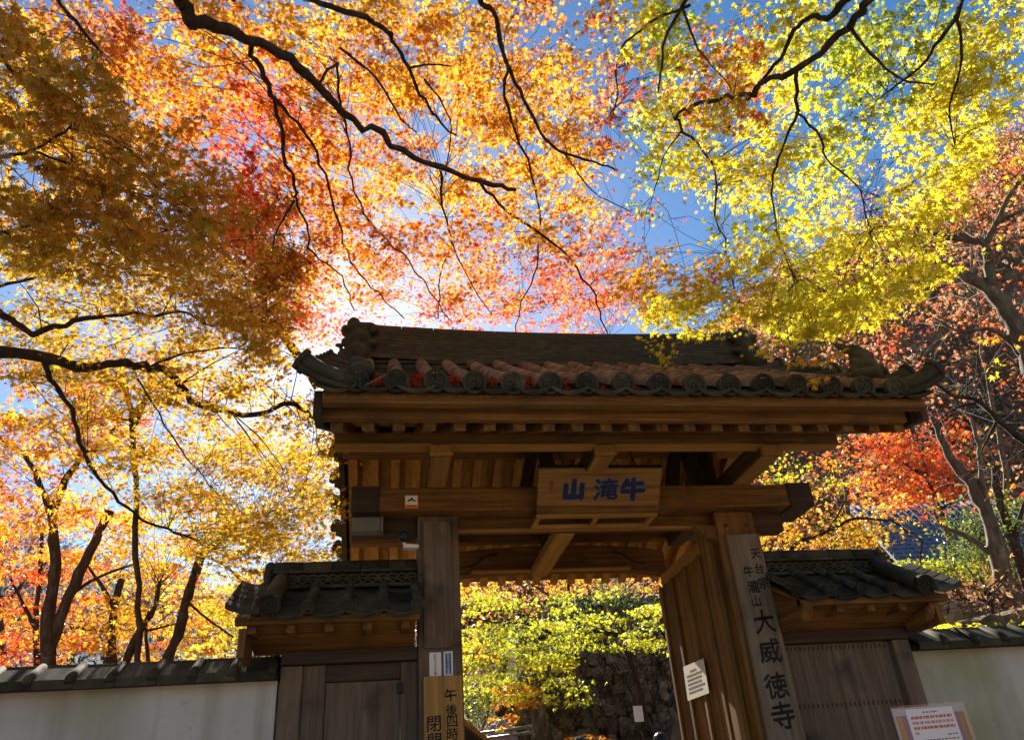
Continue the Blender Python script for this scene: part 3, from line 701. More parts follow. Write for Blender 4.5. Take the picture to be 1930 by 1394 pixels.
MB().prism([(3.101, 5.56, 1.19), (3.101, 5.64, 1.11), (3.101, 6.05, 1.09), (3.101, 6.05, 1.28), (3.101, 5.60, 1.28), (3.101, 5.56, 1.25)], (.09, 0, 0)).build('nose_bracket', 'wood_y', wr_, .012)
MB().prism([(4.20, 5.66, 1.15), (4.20, 5.72, 1.09), (4.20, 6.0, 1.06), (4.20, 6.0, 1.2), (4.20, 5.68, 1.2)], (.07, 0, 0)).build('nose_bracket', 'wood_y', wr_, .012)

# ------------------------------------------------------------------ plaster walls with tiled coping
def plaster_wall(x0, x1, label, seed):
    w = empty('plaster_wall', ((x0 + x1) / 2, 6.2, -.75), label, 'wall')
    MB().box((x0, 6.08, -1.0), (x1, 6.32, .94)).build('plaster_body', 'plaster', w)
    MB().prism([(x0, 5.99, .925), (x0, 6.41, .925), (x0, 6.36, .97), (x0, 6.2, 1.04), (x0, 6.04, .97)], (x1 - x0, 0, 0)).build('coping_bed', 'tile', w)
    n_ = int(round((x1 - x0) / .268)); L = (x1 - x0) / n_
    plate = MB().prism([(0, 0, 0), (0, .21, .118), (0, .205, .134), (0, -.008, .014), (0, -.008, -.045), (0, .012, -.045)], (L - .004, 0, 0)).mesh('coping_tile', 'tile')
    rib = MB().tube([(0, -.012, -.014), (0, .0, .012), (0, .21, .13)], [.032, .034, .031], 10).mesh('coping_rib', 'tile', True)
    cap = MB().tube([(0, 0, 0), (L - .004, 0, 0)], .042, 10).mesh('coping_cap', 'tile', True)
    for k in range(n_):
        x = x0 + k * L; j = rnd.gauss(0, .003)
        inst('coping_tile', plate, w, Matrix.Translation((x, 5.955, .962 + j)))
        inst('coping_rib', rib, w, Matrix.Translation((x + L - .03, 5.95, .965 + j)))
        inst('coping_tile', plate, w, Matrix.Translation((x + L, 6.445, .962 + j)) @ Matrix.Rotation(math.pi, 4, 'Z'))
        inst('coping_cap', cap, w, Matrix.Translation((x, 6.2, 1.075 + j)))
    return w
plaster_wall(-9.0, -.775, 'long white plaster wall with tile coping left of the gate', 1)
plaster_wall(4.245, 9.9, 'white plaster wall with tile coping and moss stains right of the gate', 2)

# ------------------------------------------------------------------ lettering
def glyph(ch, h, mat, frame, parent, bold=.0, depth=.0015, name='character', sx=1.0, brush=0):
    bold = min(bold, .012) if ch in '瀧徳威滝' and mat != 'navy_edge' else bold
    """frame: 4x4 matrix whose X/Y span the board and Z leaves it; glyph centred on its origin"""
    cu = bpy.data.curves.new('glyph', 'FONT'); cu.body = ch; cu.size = 1.0; cu.offset = bold; cu.extrude = .0; cu.resolution_u = 3
    ob = bpy.data.objects.new('glyph', cu); col.objects.link(ob)
    dg = bpy.context.evaluated_depsgraph_get(); me = bpy.data.meshes.new_from_object(ob.evaluated_get(dg))
    bpy.data.objects.remove(ob)
    n = len(me.vertices)
    if n == 0: return None
    v = np.empty(n * 3); me.vertices.foreach_get('co', v); v = v.reshape(-1, 3)
    lo, hi = v.min(0), v.max(0); s = h / max(hi[1] - lo[1], hi[0] - lo[0], .2)
    v = (v - (lo + hi) / 2) * s; v[:, 0] *= sx; ph = rng.uniform(0, 6, 4); k_ = 5.5 / h
    v[:, 0] += h * (.014 * np.sin(v[:, 1] * k_ * 1.7 + ph[0]) + .008 * np.sin(v[:, 1] * k_ * 4.1 + ph[1])); v[:, 1] += h * (.020 * np.sin(v[:, 0] * k_ * 1.5 + ph[2]) + .008 * np.sin(v[:, 0] * k_ * 3.7 + ph[3]) + .05 * v[:, 0] / h)
    v[:, 2] = depth
    if brush:      # a loaded brush: fatten the strokes by laying shifted copies over each other
        fs = [tuple(p.vertices) for p in me.polygons]; V = []; Fc = []; nc = 9
        for c_ in range(nc):
            a_ = 2 * math.pi * c_ / (nc - 1); k2 = 0 if c_ == nc - 1 else brush * h * (1 + .25 * math.sin(3 * a_))
            w = v + np.array([k2 * math.cos(a_), k2 * math.sin(a_), c_ * 2e-5]); Fc += [tuple(i + len(V) for i in f) for f in fs]; V += [tuple(q) for q in w]
        nm_ = me.name; bpy.data.meshes.remove(me); me = bpy.data.meshes.new('glyph'); me.from_pydata(V, [], Fc); v = np.array(V)
    me.vertices.foreach_set('co', v.ravel()); me.materials.clear(); me.materials.append(M[mat]); me.update()
    return inst(name, me, parent, frame)
def face_frame(o, u, v):
    u = Vector(u).normalized(); v = Vector(v).normalized(); w = u.cross(v)
    return Matrix(((u.x, v.x, w.x, o[0]), (u.y, v.y, w.y, o[1]), (u.z, v.z, w.z, o[2]), (0, 0, 0, 1)))
FRONT = ((1, 0, 0), (0, 0, 1))

# hanging plaque over the passage, leaning forward
pc = Vector((1.672, 5.675, 2.193)); pv = Vector((0, -.25, .2855)).normalized(); pu = Vector((1, 0, -.004)).normalized()
F = face_frame(pc, pu, pv)
sb = empty('name_plaque', pc, 'wooden plaque with three thick navy brush characters hung from the main beam', 'plaque')
def in_frame(b): return [tuple(F @ Vector(v)) for v in b.v]
def fbox(a, b_, name, mat, parent, bevel=.005):
    m_ = MB().box(a, b_); m_.v = in_frame(m_); return m_.build(name, mat, parent, bevel)
bd = fbox((-.508, -.19, -.035), (.508, .19, 0), 'board', 'plaque_wood', sb)
fbox((-.512, -.193, -.04), (.512, -.13, .004), 'lower_batten', 'wood_x', sb)
fbox((-.512, .186, -.05), (.512, .199, .008), 'top_edge', 'wood_dark_x', sb)
for ch, u, h, bl in (('山', -.215, .155, .085), ('滝', .055, .175, .03), ('牛', .275, .175, .065)):
    fr = F @ Matrix.Translation((u, .01, 0)) @ Matrix.Rotation(rnd.uniform(-.06, .06), 4, 'Z')
    sd_ = rng.bit_generator.state; glyph(ch, h, 'navy_edge', fr, sb, 0, .0012, 'character_outline', 1.1, bl + .035); rng.bit_generator.state = sd_; glyph(ch, h, 'navy_ink', fr, sb, 0, .003, sx=1.1, brush=bl)
for k, (u, v_) in enumerate(((-.40, .06), (-.40, .02))): glyph('元' if k == 0 else '之', .04, 'black_ink', F @ Matrix.Translation((u, v_, 0)), sb, .0, .002)
# frame that carries the plaque's foot
for nm, a, b_ in (('rail', (1.163, 5.80, 2.018), (2.168, 5.845, 2.045)), ('rail', (1.163, 6.055, 2.018), (2.168, 6.082, 2.045)), ('crossbar', (1.165, 5.846, 2.02), (1.205, 6.054, 2.043)), ('crossbar', (1.65, 5.846, 2.02), (1.69, 6.054, 2.043)), ('crossbar', (2.127, 5.846, 2.02), (2.167, 6.054, 2.043))):
    timber(nm, a, b_, 'wood_pale_x', sb, .003)
for u in (-.30, .30):
    MB().tube([F @ Vector((u, .18, -.02)), F @ Vector((u - .02, .30, -.25))], .006, 6).build('hanger_rod', 'iron', sb)

def vboard(name, x0, x1, y0, y1, z0, z1, mat, label, cat, chars, ink='black_ink', bold=.012):
    o = empty(name, ((x0 + x1) / 2, y0, z0), label, cat)
    timber('board', (x0, y0, z0), (x1, y1, z1), mat, o, .005)
    for ch, px, py, hp, rot in chars:
        c = onY(px, py, y0); h = .80 * hp * c.length / FPX
        glyph(ch, h, ink, face_frame((c.x, y0 - .0008, c.z), *FRONT) @ Matrix.Rotation(rot, 4, 'Z'), o, 0, brush=bold)
    return o
vboard('name_board', 2.80, 3.092, 5.955, 5.998, -.35, 1.90, 'wood_board_z', 'tall narrow name board with large black brush characters on the right post', 'sign',
       [('天', 1424, 1043, 23, .03), ('台', 1431, 1071, 22, 0), ('宗', 1439, 1098, 24, .02), ('牛', 1411, 1076, 24, .02), ('瀧', 1420, 1105, 26, 0), ('山', 1425, 1132, 22, 0),
        ('大', 1440, 1170, 46, .03), ('威', 1451, 1226, 48, 0), ('徳', 1463, 1291, 50, .02), ('寺', 1476, 1347, 50, .02)], bold=.018)
vboard('closing_time_board', .262, .540, 5.945, 5.998, -.2, .887, 'wood_pale_z', 'pale wooden board with closing time characters low on the left post', 'sign',
       [('午', 849, 1309, 26, .03), ('後', 851, 1337, 24, 0), ('四', 852, 1359, 22, 0), ('時', 853, 1382, 25, 0), ('閉', 818, 1363, 30, 0), ('門', 819, 1396, 30, 0)], bold=.012)
# two vertical stickers
def sticker(name, x0, x1, z0, z1, y, back, label, text, ink, field=None):
    o = empty(name, ((x0 + x1) / 2, y, z0), label, 'sticker')
    MB().box((x0, y - .002, z0), (x1, y, z1)).build('sheet', back, o)
    if field:
        mx_, mz = .18 * (x1 - x0), .07 * (z1 - z0); MB().box((x0 + mx_, y - .0032, z0 + mz), (x1 - mx_, y - .002, z1 - mz)).build('field', field, o)
    n = len(text); hh = (z1 - z0) * .86 / n
    for k, ch in enumerate(text):
        glyph(ch, hh * .9, ink, face_frame(((x0 + x1) / 2, y - .0036, z1 - (z1 - z0) * .07 - hh * (k + .5)), *FRONT), o, .01, .0006)
a, b_ = onY(809, 1229, 5.997), onY(832, 1274, 5.997); sticker('warning_sticker', a.x, b_.x, b_.z, a.z, 5.998, 'paper_warm', 'cream sticker with red vertical lettering on the left post', '防犯カメラ作動', 'red_ink')
a, b_ = onY(836, 1227, 5.997), onY(854, 1272, 5.997); sticker('warning_sticker', a.x, b_.x, b_.z, a.z, 5.998, 'paper', 'white bordered navy sticker with vertical lettering on the left post', '防犯カメラ設置', 'paper', 'print_blue')
# small picture label on the beam
a, b_ = onY(763, 933, 5.879), onY(788, 957, 5.879)
o = empty('camera_label', ((a.x + b_.x) / 2, 5.879, b_.z), 'small orange square label with a black camera symbol on the main beam', 'label')
MB().box((a.x, 5.8765, b_.z), (b_.x, 5.8790, a.z)).build('sheet', 'orange_label', o)
w_, h_ = b_.x - a.x, a.z - b_.z
MB().box((a.x + .05 * w_, 5.8752, b_.z + .26 * h_), (a.x + .95 * w_, 5.8765, a.z - .05 * h_)).build('field', 'paper_warm', o)
cxm, czm = a.x + .45 * w_, b_.z + .62 * h_
MB().prism([(cxm - .28 * w_, 5.8745, czm - .06 * h_), (cxm - .2 * w_, 5.8745, czm - .14 * h_), (cxm + .22 * w_, 5.8745, czm + .06 * h_), (cxm + .12 * w_, 5.8745, czm + .2 * h_)], (0, .0006, 0)).build('camera_symbol', 'black_ink', o)
MB().prism([(cxm + .1 * w_, 5.8745, czm - .1 * h_), (cxm + .42 * w_, 5.8745, czm - .1 * h_), (cxm + .42 * w_, 5.8745, czm - .02 * h_), (cxm + .1 * w_, 5.8745, czm + .0 * h_)], (0, .0006, 0)).build('camera_symbol', 'black_ink', o)
MB().box((a.x + .12 * w_, 5.8758, b_.z + .08 * h_), (a.x + .88 * w_, 5.8764, b_.z + .18 * h_)).build('caption_strip', 'red_ink', o)
# junction box, lamp and bracket beside the left post
jb = empty('junction_box', (-.17, 5.98, 1.99), 'grey green junction box under the left end of the main beam', 'box')
timber('box_body', (-.29, 5.97, 1.985), (-.065, 6.078, 2.104), 'grey_box', jb, .008); timber('box_lid', (-.064, 5.965, 1.98), (-.045, 6.078, 2.106), 'grey_box', jb, .004)
c = onY(761, 1011, 5.9)
lc = empty('security_camera', c, 'round black security camera on a white bracket beside the left post', 'camera')
lump('camera_ball', [(tuple(c), .046)], 'black_plastic', lc, .01, 0); MB().tube([c + Vector((0, -.03, 0)), c + Vector((0, -.055, -.012))], [.03, .026], 14).build('lens_hood', 'black_plastic', lc)
MB().prism([c + Vector((-.01, .0, -.085)), c + Vector((.12, .04, -.075)), c + Vector((.12, .04, -.05)), c + Vector((.02, 0, -.055))], (0, .10, .01)).build('bracket', 'white_metal', lc, .004)
MB().tube([c + Vector((0, .02, -.03)), c + Vector((.01, .04, -.06))], .012, 8).build('neck', 'white_metal', lc)
# paper notice on the folded door
q = [onX(*p, 2.668) for p in ((1288, 1256), (1326, 1240), (1337, 1305), (1297, 1320))]
o = empty('paper_notice', q[3], 'white paper notice taped to the folded right door', 'notice')
MB().prism(q, (-.003, 0, 0)).build('sheet', 'paper_warm', o)
for k in range(6):
    t = .18 + k * .12; A_ = q[0].lerp(q[3], t); B_ = q[1].lerp(q[2], t)
    s0 = .12 if k else .3; e0 = rnd.uniform(.75, .9) if k else .6
    j = s0
    while j < e0:
        j2 = min(j + rnd.uniform(.05, .12), e0); a0 = A_.lerp(B_, j); a1 = A_.lerp(B_, j2); dn = (q[3] - q[0]) * .05
        MB().prism([a0 - Vector((.0035, 0, 0)), a1 - Vector((.0035, 0, 0)), a1 + dn - Vector((.0035, 0, 0)), a0 + dn - Vector((.0035, 0, 0))], (-.0006, 0, 0)).build('print_line', 'grey_ink', o)
        j = j2 + .02
# laminated notice on a stand at the right wall
q = [onY(*p, 4.9) for p in ((1681, 1335), (1822, 1322), (1865, 1420), (1712, 1436))]
nb_ = empty('notice_stand', (onY(1760, 1394, 4.9).x, 4.95, -1.1), 'laminated white notice in a clear sleeve on a stand before the right wall', 'notice')
tl, tr, br, bl = q; tr = Vector((tr.x, 4.9, tl.z + .004)); W_ = (tr.x - tl.x) * .93; Hh = .5
Fn = face_frame((tl.x, 4.9, tl.z), (1, 0, .02), (0, .03, 1))
def nbox(a, b_, name, mat, bevel=0):
    m_ = MB().box(a, b_); m_.v = [tuple(Fn @ Vector(v)) for v in m_.v]; return m_.build(name, mat, nb_, bevel)
nbox((0, -Hh, -.02), (W_, 0, -.002), 'backing', 'print_grey', .004)
nbox((.02 * W_, -Hh + .02, -.002), (.98 * W_, -.045, 0), 'photo_border', 'wood_pale_z')
nbox((.10 * W_, -Hh + .02, 0), (.90 * W_, -.045, .0012), 'dark_border', 'print_blue')
nbox((.17 * W_, -Hh + .03, .0012), (.84 * W_, -.012, .0026), 'paper', 'paper')
nbox((.24 * W_, -.47, .0026), (.78 * W_, -.255, .0034), 'printed_picture', 'print_grey')
def dashes(y, x0, x1, h, mat):
    x = x0
    while x < x1:
        x2 = min(x + rnd.uniform(.012, .03), x1); nbox((x, y - h, .0026), (x2, y, .0032), 'print_line', mat); x = x2 + rnd.uniform(.003, .008)
dashes(-.03, .40 * W_, .62 * W_, .009, 'grey_ink')
for k, yy in enumerate((-.055, -.085, -.115)): dashes(yy, .22 * W_, .80 * W_, .016, ('red_ink', 'pink_ink', 'red_ink')[k])
dashes(-.145, .22 * W_, .28 * W_, .013, 'pink_ink'); dashes(-.165, .66 * W_, .80 * W_, .008, 'grey_ink'); dashes(-.19, .23 * W_, .80 * W_, .008, 'grey_ink'); dashes(-.215, .23 * W_, .29 * W_, .007, 'grey_ink')
nbox((-.012, -Hh - .02, .006), (W_ + .012, .012, .0066), 'clear_sleeve', 'plastic_film')
for xx in (.15, .85): MB().tube([Fn @ Vector((xx * W_, -.02, -.03)), Fn @ Vector((xx * W_, -Hh, -.03)), Vector((tl.x + xx * W_, 4.82, H(tl.x, 4.82)))], .014, 8).build('stand_leg', 'steel', nb_)
# cable looped over the left post's beams
o = MB().tube(spline([(1.68, 5.24, 2.40), (1.78, 5.5, 2.37), (1.9, 5.7, 2.34), (2.02, 5.8, 2.33)], 4), .005, 5).build('cable', 'black_plastic'); tag(o, 'thin dark cable sagging from the middle arm beam above the plaque', 'cable')
PAL['e'] = [(.40, .17, .02), (.48, .23, .025), (.32, .13, .02), (.55, .28, .03)]  # leaf tones darkened to carry the crown's own shade
PAL['n'] = [(.10, .16, .035), (.15, .20, .04), (.22, .24, .05), (.07, .11, .03)]
PAL['b'] = [(.5, .26, .10), (.30, .16, .07), (.40, .22, .10), (.22, .13, .07), (.45, .17, .06)]
PAL['B'] = [(.50, .27, .14), (.60, .24, .10), (.44, .26, .15), (.66, .20, .07), (.54, .37, .23), (.68, .31, .11)]
PAL['R'] = [(.72, .10, .035), (.62, .12, .04), (.76, .18, .05), (.5, .12, .05)]
# ------------------------------------------------------------------ overhead maples
CELL = 80
def cells(tree, rows, codes, dist, per=4, n=60, rpx=52, y0=0, flat=.22, dens=None, only=None, far=None):
    """foliage pads for the codes this tree owns; dist: (near, far) metres from the eye"""
    for j, row in enumerate(rows):
        for i, ch in enumerate(row):
            if ch not in codes: continue
            if only and not only(i, j): continue
            k = (dens or {}).get(ch, 1.0)
            for _ in range(per):
                if rnd.random() > min(1, k * 1.2): continue
                d = rnd.uniform(*(far if far and j >= 6 else dist)); px = (i + rnd.uniform(-.05, 1.05)) * CELL; py = y0 + (j + rnd.uniform(-.05, 1.05)) * CELL
                tree.pad(P(px, py, d), pxm(rpx * rnd.uniform(.8, 1.3), d), int(n * k * rnd.uniform(.7, 1.3) * (1.7 if far and j >= 6 else 1)), ch, flat)

MAP = [
    # 0         1         2
    # 012345678901234567890123
    'Doqqgogggoggo.hyl.ylLLLy',
    'DDoogoqgogggogqlhhyllLyy',
    'DDDooqroogogggqyhhylLyyy',
    'DDDDoroooo.gggqlyyylsyyy',
    'DDDDDroooggggg.Lyyylsyys',
    'DDDDDqqooooqgoq.slyyyyss',
    'ddddddqooqooqqqghylyyyss',
    'ddddddwqwsqqqqqyy.yyysss',
]
XSPLIT = 14
# orange maple over the gate
A = Tree('maple_tree', (-3.0, -.9, -1.55), 'orange and gold maple whose long dark branch arches over the gate', 'tree', leafsize=.072)
a0 = P(330, -40, 5.0)
A.limb([Vector((-3.0, -.9, -1.7)), Vector((-2.9, -.8, 0)), Vector((-2.75, -.5, 1.8)), Vector((-2.4, .3, 3.2)), a0], .20, .11, 'trunk', 10)
A1 = A.plimb([(330, -40, 5.0), (350, 22), (372, 45), (450, 65), (530, 102), (590, 155), (640, 205), (700, 245), (760, 285), (850, 325), (920, 345), (972, 357, 6.3)], 15, 4.5, sides=8)
A.plimb([(350, 18, 5.05), (362, 40), (368, 57, 5.1)], 8, 3)
A.plimb([(905, 343, 6.25), (960, 400), (1060, 470), (1110, 540), (1135, 600), (1146, 650, 8.3)], 4, 1.2)
A.plimb([(460, 70, 5.5), (490, 130), (518, 185), (530, 250), (538, 310), (558, 345), (555, 378), (578, 420), (590, 480), (640, 520), (668, 585, 7.0)], 6, 1.3)
A.plimb([(555, 378, 6.2), (535, 410), (518, 445), (514, 470, 6.3)], 3, 1.2)
A.plimb([(522, 190, 5.9), (575, 250), (612, 330), (640, 420), (660, 490), (700, 540), (762, 600, 7.4)], 4, 1.2)
A.plimb([(600, 160, 6.0), (636, 120), (640, 170), (655, 250), (662, 340), (700, 420), (760, 480), (800, 530), (850, 605, 7.6)], 3.5, 1.2)
A.plimb([(640, 90, 6.1), (710, 150), (758, 225), (785, 250, 6.5)], 3, 1.5)
A.plimb([(560, -20, 5.3), (590, 2), (660, 25), (715, 50), (740, 75), (770, 130), (800, 190), (830, 230), (860, 255, 6.6)], 8, 2)
A.plimb([(770, 128, 5.9), (810, 122), (850, 125, 6.0)], 3, 1.5)
A.plimb([(800, 150, 6.0), (830, 190), (850, 240), (840, 330, 6.6)], 2.5, 1.2)
A.plimb([(895, -20, 5.6), (908, 5), (935, 40), (955, 120), (990, 190), (1020, 250), (1055, 285), (1120, 305), (1162, 322, 6.8)], 6.5, 2)
A.plimb([(957, 125, 6.0), (952, 180), (980, 270), (1005, 330), (1017, 420), (1010, 500), (985, 570), (972, 625, 8.0)], 3.5, 1.2)
A.plimb([(830, 320, 6.9), (832, 370), (850, 450), (832, 520), (826, 600, 8.0)], 3, 1.2)
A.plimb([(850, 450, 7.2), (880, 520), (925, 590, 8.0)], 2, 1)
A.plimb([(1060, 285, 6.6), (1100, 340), (1130, 370), (1190, 400, 7.0)], 2, 1)
A.plimb([(440, 0, 5.3), (425, -30), (400, -60), (370, -80, 5.0)], 5, 6)
cells(A, MAP, 'orgqw', (6.5, 9.0), 5, 96, 50, far=(8.6, 11), dens={'q': .78, 'w': .4, 'g': 1.15, 'r': .95}, only=lambda i, j: i < XSPLIT + (j > 4))
cells(A, MAP, '.', (6.4, 8.5), 2, 10, 50, far=(8.6, 11), dens={'.': .6}, only=lambda i, j: i < 15)
print('A', A.finish())

# yellow maple on the right
B = Tree('maple_tree', (2.9, -1.0, -1.55), 'yellow green maple hanging over the right half of the gate roof', 'tree', leafsize=.072)
b0 = P(1675, -60, 4.5)
B.limb([Vector((2.9, -1.0, -1.7)), Vector((2.95, -.9, .5)), Vector((3.0, -.6, 2.2)), b0 + Vector((.25, -.5, -.3)), b0], .19, .075, 'trunk', 10)
B.plimb([(1675, -60, 4.5), (1640, 5), (1580, 65), (1500, 130), (1440, 155), (1410, 180), (1350, 190), (1300, 208), (1275, 218), (1290, 250), (1340, 310), (1350, 400), (1375, 500), (1395, 570, 6.2)], 9, 1.2, sides=8)
B.plimb([(1640, -40, 4.5), (1590, 5), (1560, 35), (1530, 30), (1495, 60), (1470, 110), (1430, 160), (1408, 188, 5.0)], 8, 2.2, sides=8)
B.plimb([(1502, 130, 4.8), (1500, 210), (1480, 270), (1460, 330), (1458, 400), (1475, 470), (1502, 530, 5.8)], 4, 1.2)
B.plimb([(1500, 212, 4.9), (1548, 262), (1555, 298), (1620, 360), (1640, 440, 5.6)], 3, 1.2)
B.plimb([(1305, -20, 4.9), (1290, 5), (1255, 70), (1245, 140), (1240, 175, 5.4)], 5, 1.5)
B.plimb([(1288, 20, 5.0), (1312, 85), (1330, 110), (1380, 170, 5.4)], 2.5, 1.2)
B.plimb([(1600, 45, 4.7), (1640, 100), (1700, 150), (1760, 160, 5.2)], 4, 1.5)
B.plimb([(1820, -40, 4.6), (1808, 20), (1770, 75), (1730, 130), (1650, 190, 5.4)], 6, 1.5)
B.plimb([(1800, 30, 4.8), (1815, 110), (1790, 200), (1800, 280, 5.4)], 3.5, 1.2)
B.plimb([(1285, 245, 5.0), (1250, 300), (1230, 370, 5.6)], 1.8, 1)
B.plimb([(1160, 130, 5.9), (1163, 190), (1140, 230, 6.2)], 2, 1); B.plimb([(1300, 10, 5.0), (1230, 40), (1170, 90), (1160, 130, 5.9)], 3, 2)
cells(B, MAP, 'yhlLg', (5.2, 7.2), 4, 72, 52, dens={'y': 1.0, 'L': .8, 'l': .85}, only=lambda i, j: i >= XSPLIT)
cells(B, MAP, 'q', (5.6, 7.2), 4, 40, 44, dens={'q': .7}, only=lambda i, j: i >= XSPLIT and j < 4)
cells(B, MAP, '.s', (5.6, 7.0), 2, 5, 46, dens={'.': .9, 's': .5}, only=lambda i, j: i >= 15)
# lower edge of the crown, some of it in front of the ridge tiles
for px, py, d in ((1230, 615, 6.2), (1290, 625, 5.6), (1330, 640, 5.4), (1400, 625, 5.4), (1440, 640, 5.2), (1480, 655, 5.1), (1530, 640, 5.0), (1560, 650, 5.0), (1590, 610, 5.1), (1560, 610, 5.0), (1500, 600, 5.2), (1420, 590, 5.4), (1350, 600, 5.6), (1270, 590, 5.9), (1640, 590, 5.2), (1680, 560, 5.2), (1700, 520, 5.2), (1720, 480, 5.3), (1750, 540, 5.4), (1210, 590, 6.4), (1180, 560, 6.4)):
    for _ in range(2): B.pad(P(px + rnd.gauss(0, 14), py - (46 if 1290 < px < 1500 else 22) + rnd.gauss(0, 9), d + rnd.uniform(0, .6)), pxm(38, d), 46, 'y' if px > 1260 else 'h')
for px, py, d in ((1500, 690, 5.2), (1540, 720, 5.3), (1525, 700, 5.2), (1560, 690, 5.2)): B.pad(P(px, py - 10, d), pxm(26, d), 14, 'g')
print('B', B.finish())

# shaded gold maple near the camera on the left
C = Tree('maple_tree', (-3.6, 1.3, -1.55), 'dense shaded gold maple filling the upper left corner', 'tree', leafsize=.072)
c0 = P(-120, 330, 4.6)
C.limb([Vector((-3.6, 1.3, -1.7)), Vector((-3.55, 1.45, .3)), Vector((-3.4, 1.7, 1.8)), c0], .17, .07, 'trunk', 10)
C.plimb([(-120, 330, 4.6), (-30, 305), (10, 295), (55, 284), (100, 262), (140, 232), (146, 180, 4.4)], 5, 1.5)
C.plimb([(57, 284, 4.5), (130, 310), (200, 350), (290, 372), (360, 400, 5.0)], 3, 1.2)
C.plimb([(-120, 330, 4.6), (-100, 120), (-60, 40), (20, 130), (80, 190), (170, 250), (260, 300, 5.2)], 6, 1.5)
C.plimb([(60, -60, 4.8), (110, 0), (140, 40), (185, 92, 5.6)], 6, 3); C.plimb([(-100, 120, 4.7), (0, -40), (60, -60, 4.8)], 6, 6)
C.plimb([(-120, 330, 4.6), (-60, 440), (30, 430), (150, 400), (260, 420), (380, 440, 5.2)], 5, 1.3)
cells(C, MAP, 'D', (4.0, 7.4), 7, 62, 50, dens={'D': 1.0})
for px, py in ((395, 430), (380, 445), (410, 420), (370, 410), (455, 400), (300, 330), (180, 150), (350, 380)): C.pad(P(px, py, 4.2), pxm(34, 4.0), 24, 'd')
cells(C, ['ddddd..'], 'd', (4.6, 6.0), 5, 60, 54, y0=440)
print('C', C.finish())

# gold maple with the long level limb
D = Tree('maple_tree', (-4.1, 4.3, -1.55), 'gold maple whose level limb reaches from the left edge to the gate eave', 'tree', leafsize=.068)
d0 = P(-60, 660, 6.1)
D.limb([Vector((-4.1, 4.3, -1.7)), Vector((-4.0, 4.4, 0)), Vector((-3.8, 4.5, 1.3)), d0], .20, .09, 'trunk', 10)
D.plimb([(-60, 660, 6.1), (60, 670), (150, 688), (220, 690), (285, 690), (330, 715), (365, 755), (420, 775), (490, 780), (545, 760), (590, 785), (628, 815, 7.2)], 11, 3.5, sides=8)
D.plimb([(-60, 660, 6.1), (-40, 570), (0, 590), (30, 608), (62, 632, 6.3)], 10, 5)
D.plimb([(-40, 570, 6.1), (0, 540), (80, 520), (170, 510), (240, 512), (330, 525), (410, 545, 6.8)], 3.5, 1.2)
D.plimb([(60, 632, 6.3), (140, 606), (230, 592), (290, 596), (345, 588), (400, 615, 7.0)], 6, 2)
D.plimb([(80, 675, 6.2), (95, 715), (130, 770), (160, 850), (182, 900), (225, 940), (280, 985), (330, 1000), (400, 1035, 7.5)], 6, 2)
D.plimb([(285, 690, 6.5), (350, 665), (430, 655), (480, 660, 7.0)], 3, 1.2)
D.plimb([(250, 700, 6.5), (300, 780), (350, 860), (410, 930, 7.4)], 2.2, 1)
DM = ['ddddddd.', 'ddddddd.', 'ddddddd.', '.ddddddd', '..dddddd', '...ddddd', '....dddd', '.....ddd', '........']
cells(D, DM, 'd', (6.2, 9.5), 7, 66, 52, y0=480, dens={'d': .95})
for px, py in ((380, 560), (420, 590), (450, 610), (470, 640), (440, 560), (400, 530), (480, 670), (350, 520), (300, 500), (500, 650)):
    for _ in range(2): D.pad(P(px, py, 6.0 + rnd.uniform(0, .5)), pxm(46, 6), 60, 'd')
print('D', D.finish())
# orange maple between them, crown shade painted into its leaf colours, left of the ridge
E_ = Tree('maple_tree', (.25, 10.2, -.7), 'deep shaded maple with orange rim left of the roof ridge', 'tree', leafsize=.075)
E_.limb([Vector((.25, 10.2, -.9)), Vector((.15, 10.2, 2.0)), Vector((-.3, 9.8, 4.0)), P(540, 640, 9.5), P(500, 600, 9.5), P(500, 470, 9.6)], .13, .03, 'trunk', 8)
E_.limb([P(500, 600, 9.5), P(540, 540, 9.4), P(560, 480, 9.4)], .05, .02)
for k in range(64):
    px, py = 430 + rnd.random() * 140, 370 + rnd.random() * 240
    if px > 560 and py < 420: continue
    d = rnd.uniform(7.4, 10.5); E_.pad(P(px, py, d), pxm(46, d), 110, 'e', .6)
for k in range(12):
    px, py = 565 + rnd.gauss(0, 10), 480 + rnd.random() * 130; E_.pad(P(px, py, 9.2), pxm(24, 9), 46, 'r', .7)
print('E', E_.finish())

# ------------------------------------------------------------------ trees beyond the left wall
def bgtree(base_px, d, label, limbs, pads, leafsize=.10, kind='maple5', bark='bark', name='maple_tree', mat='leaf_far', tilt=.6):
    b = P(base_px[0], base_px[1], d); z = H(b.x, b.y)
    t = Tree(name, (b.x, b.y, z), label, 'tree', bark, kind, leafsize, mat=mat)
    first = True
    for pts, r0, r1 in limbs:
        if first:
            v0 = P(pts[0][0], pts[0][1], pts[0][2] if len(pts[0]) > 2 else d)
            t.limb([Vector((b.x, b.y, z - .1)), Vector((v0.x, v0.y, (v0.z + z) / 2)), v0], pxm(r0 * 1.2, d), pxm(r0, d), 'trunk', 9)
        q = [(p[0], p[1], p[2] if len(p) > 2 else d) for p in pts]
        t.plimb(q, r0, r1, 'trunk' if first else 'limb', wob=.03); first = False
    for px, py, dd, rp, n, code in pads: t.pad(P(px, py, dd), pxm(rp, dd), n, code, .26, maxlink=3.0)
    t.finish(tilt); return t
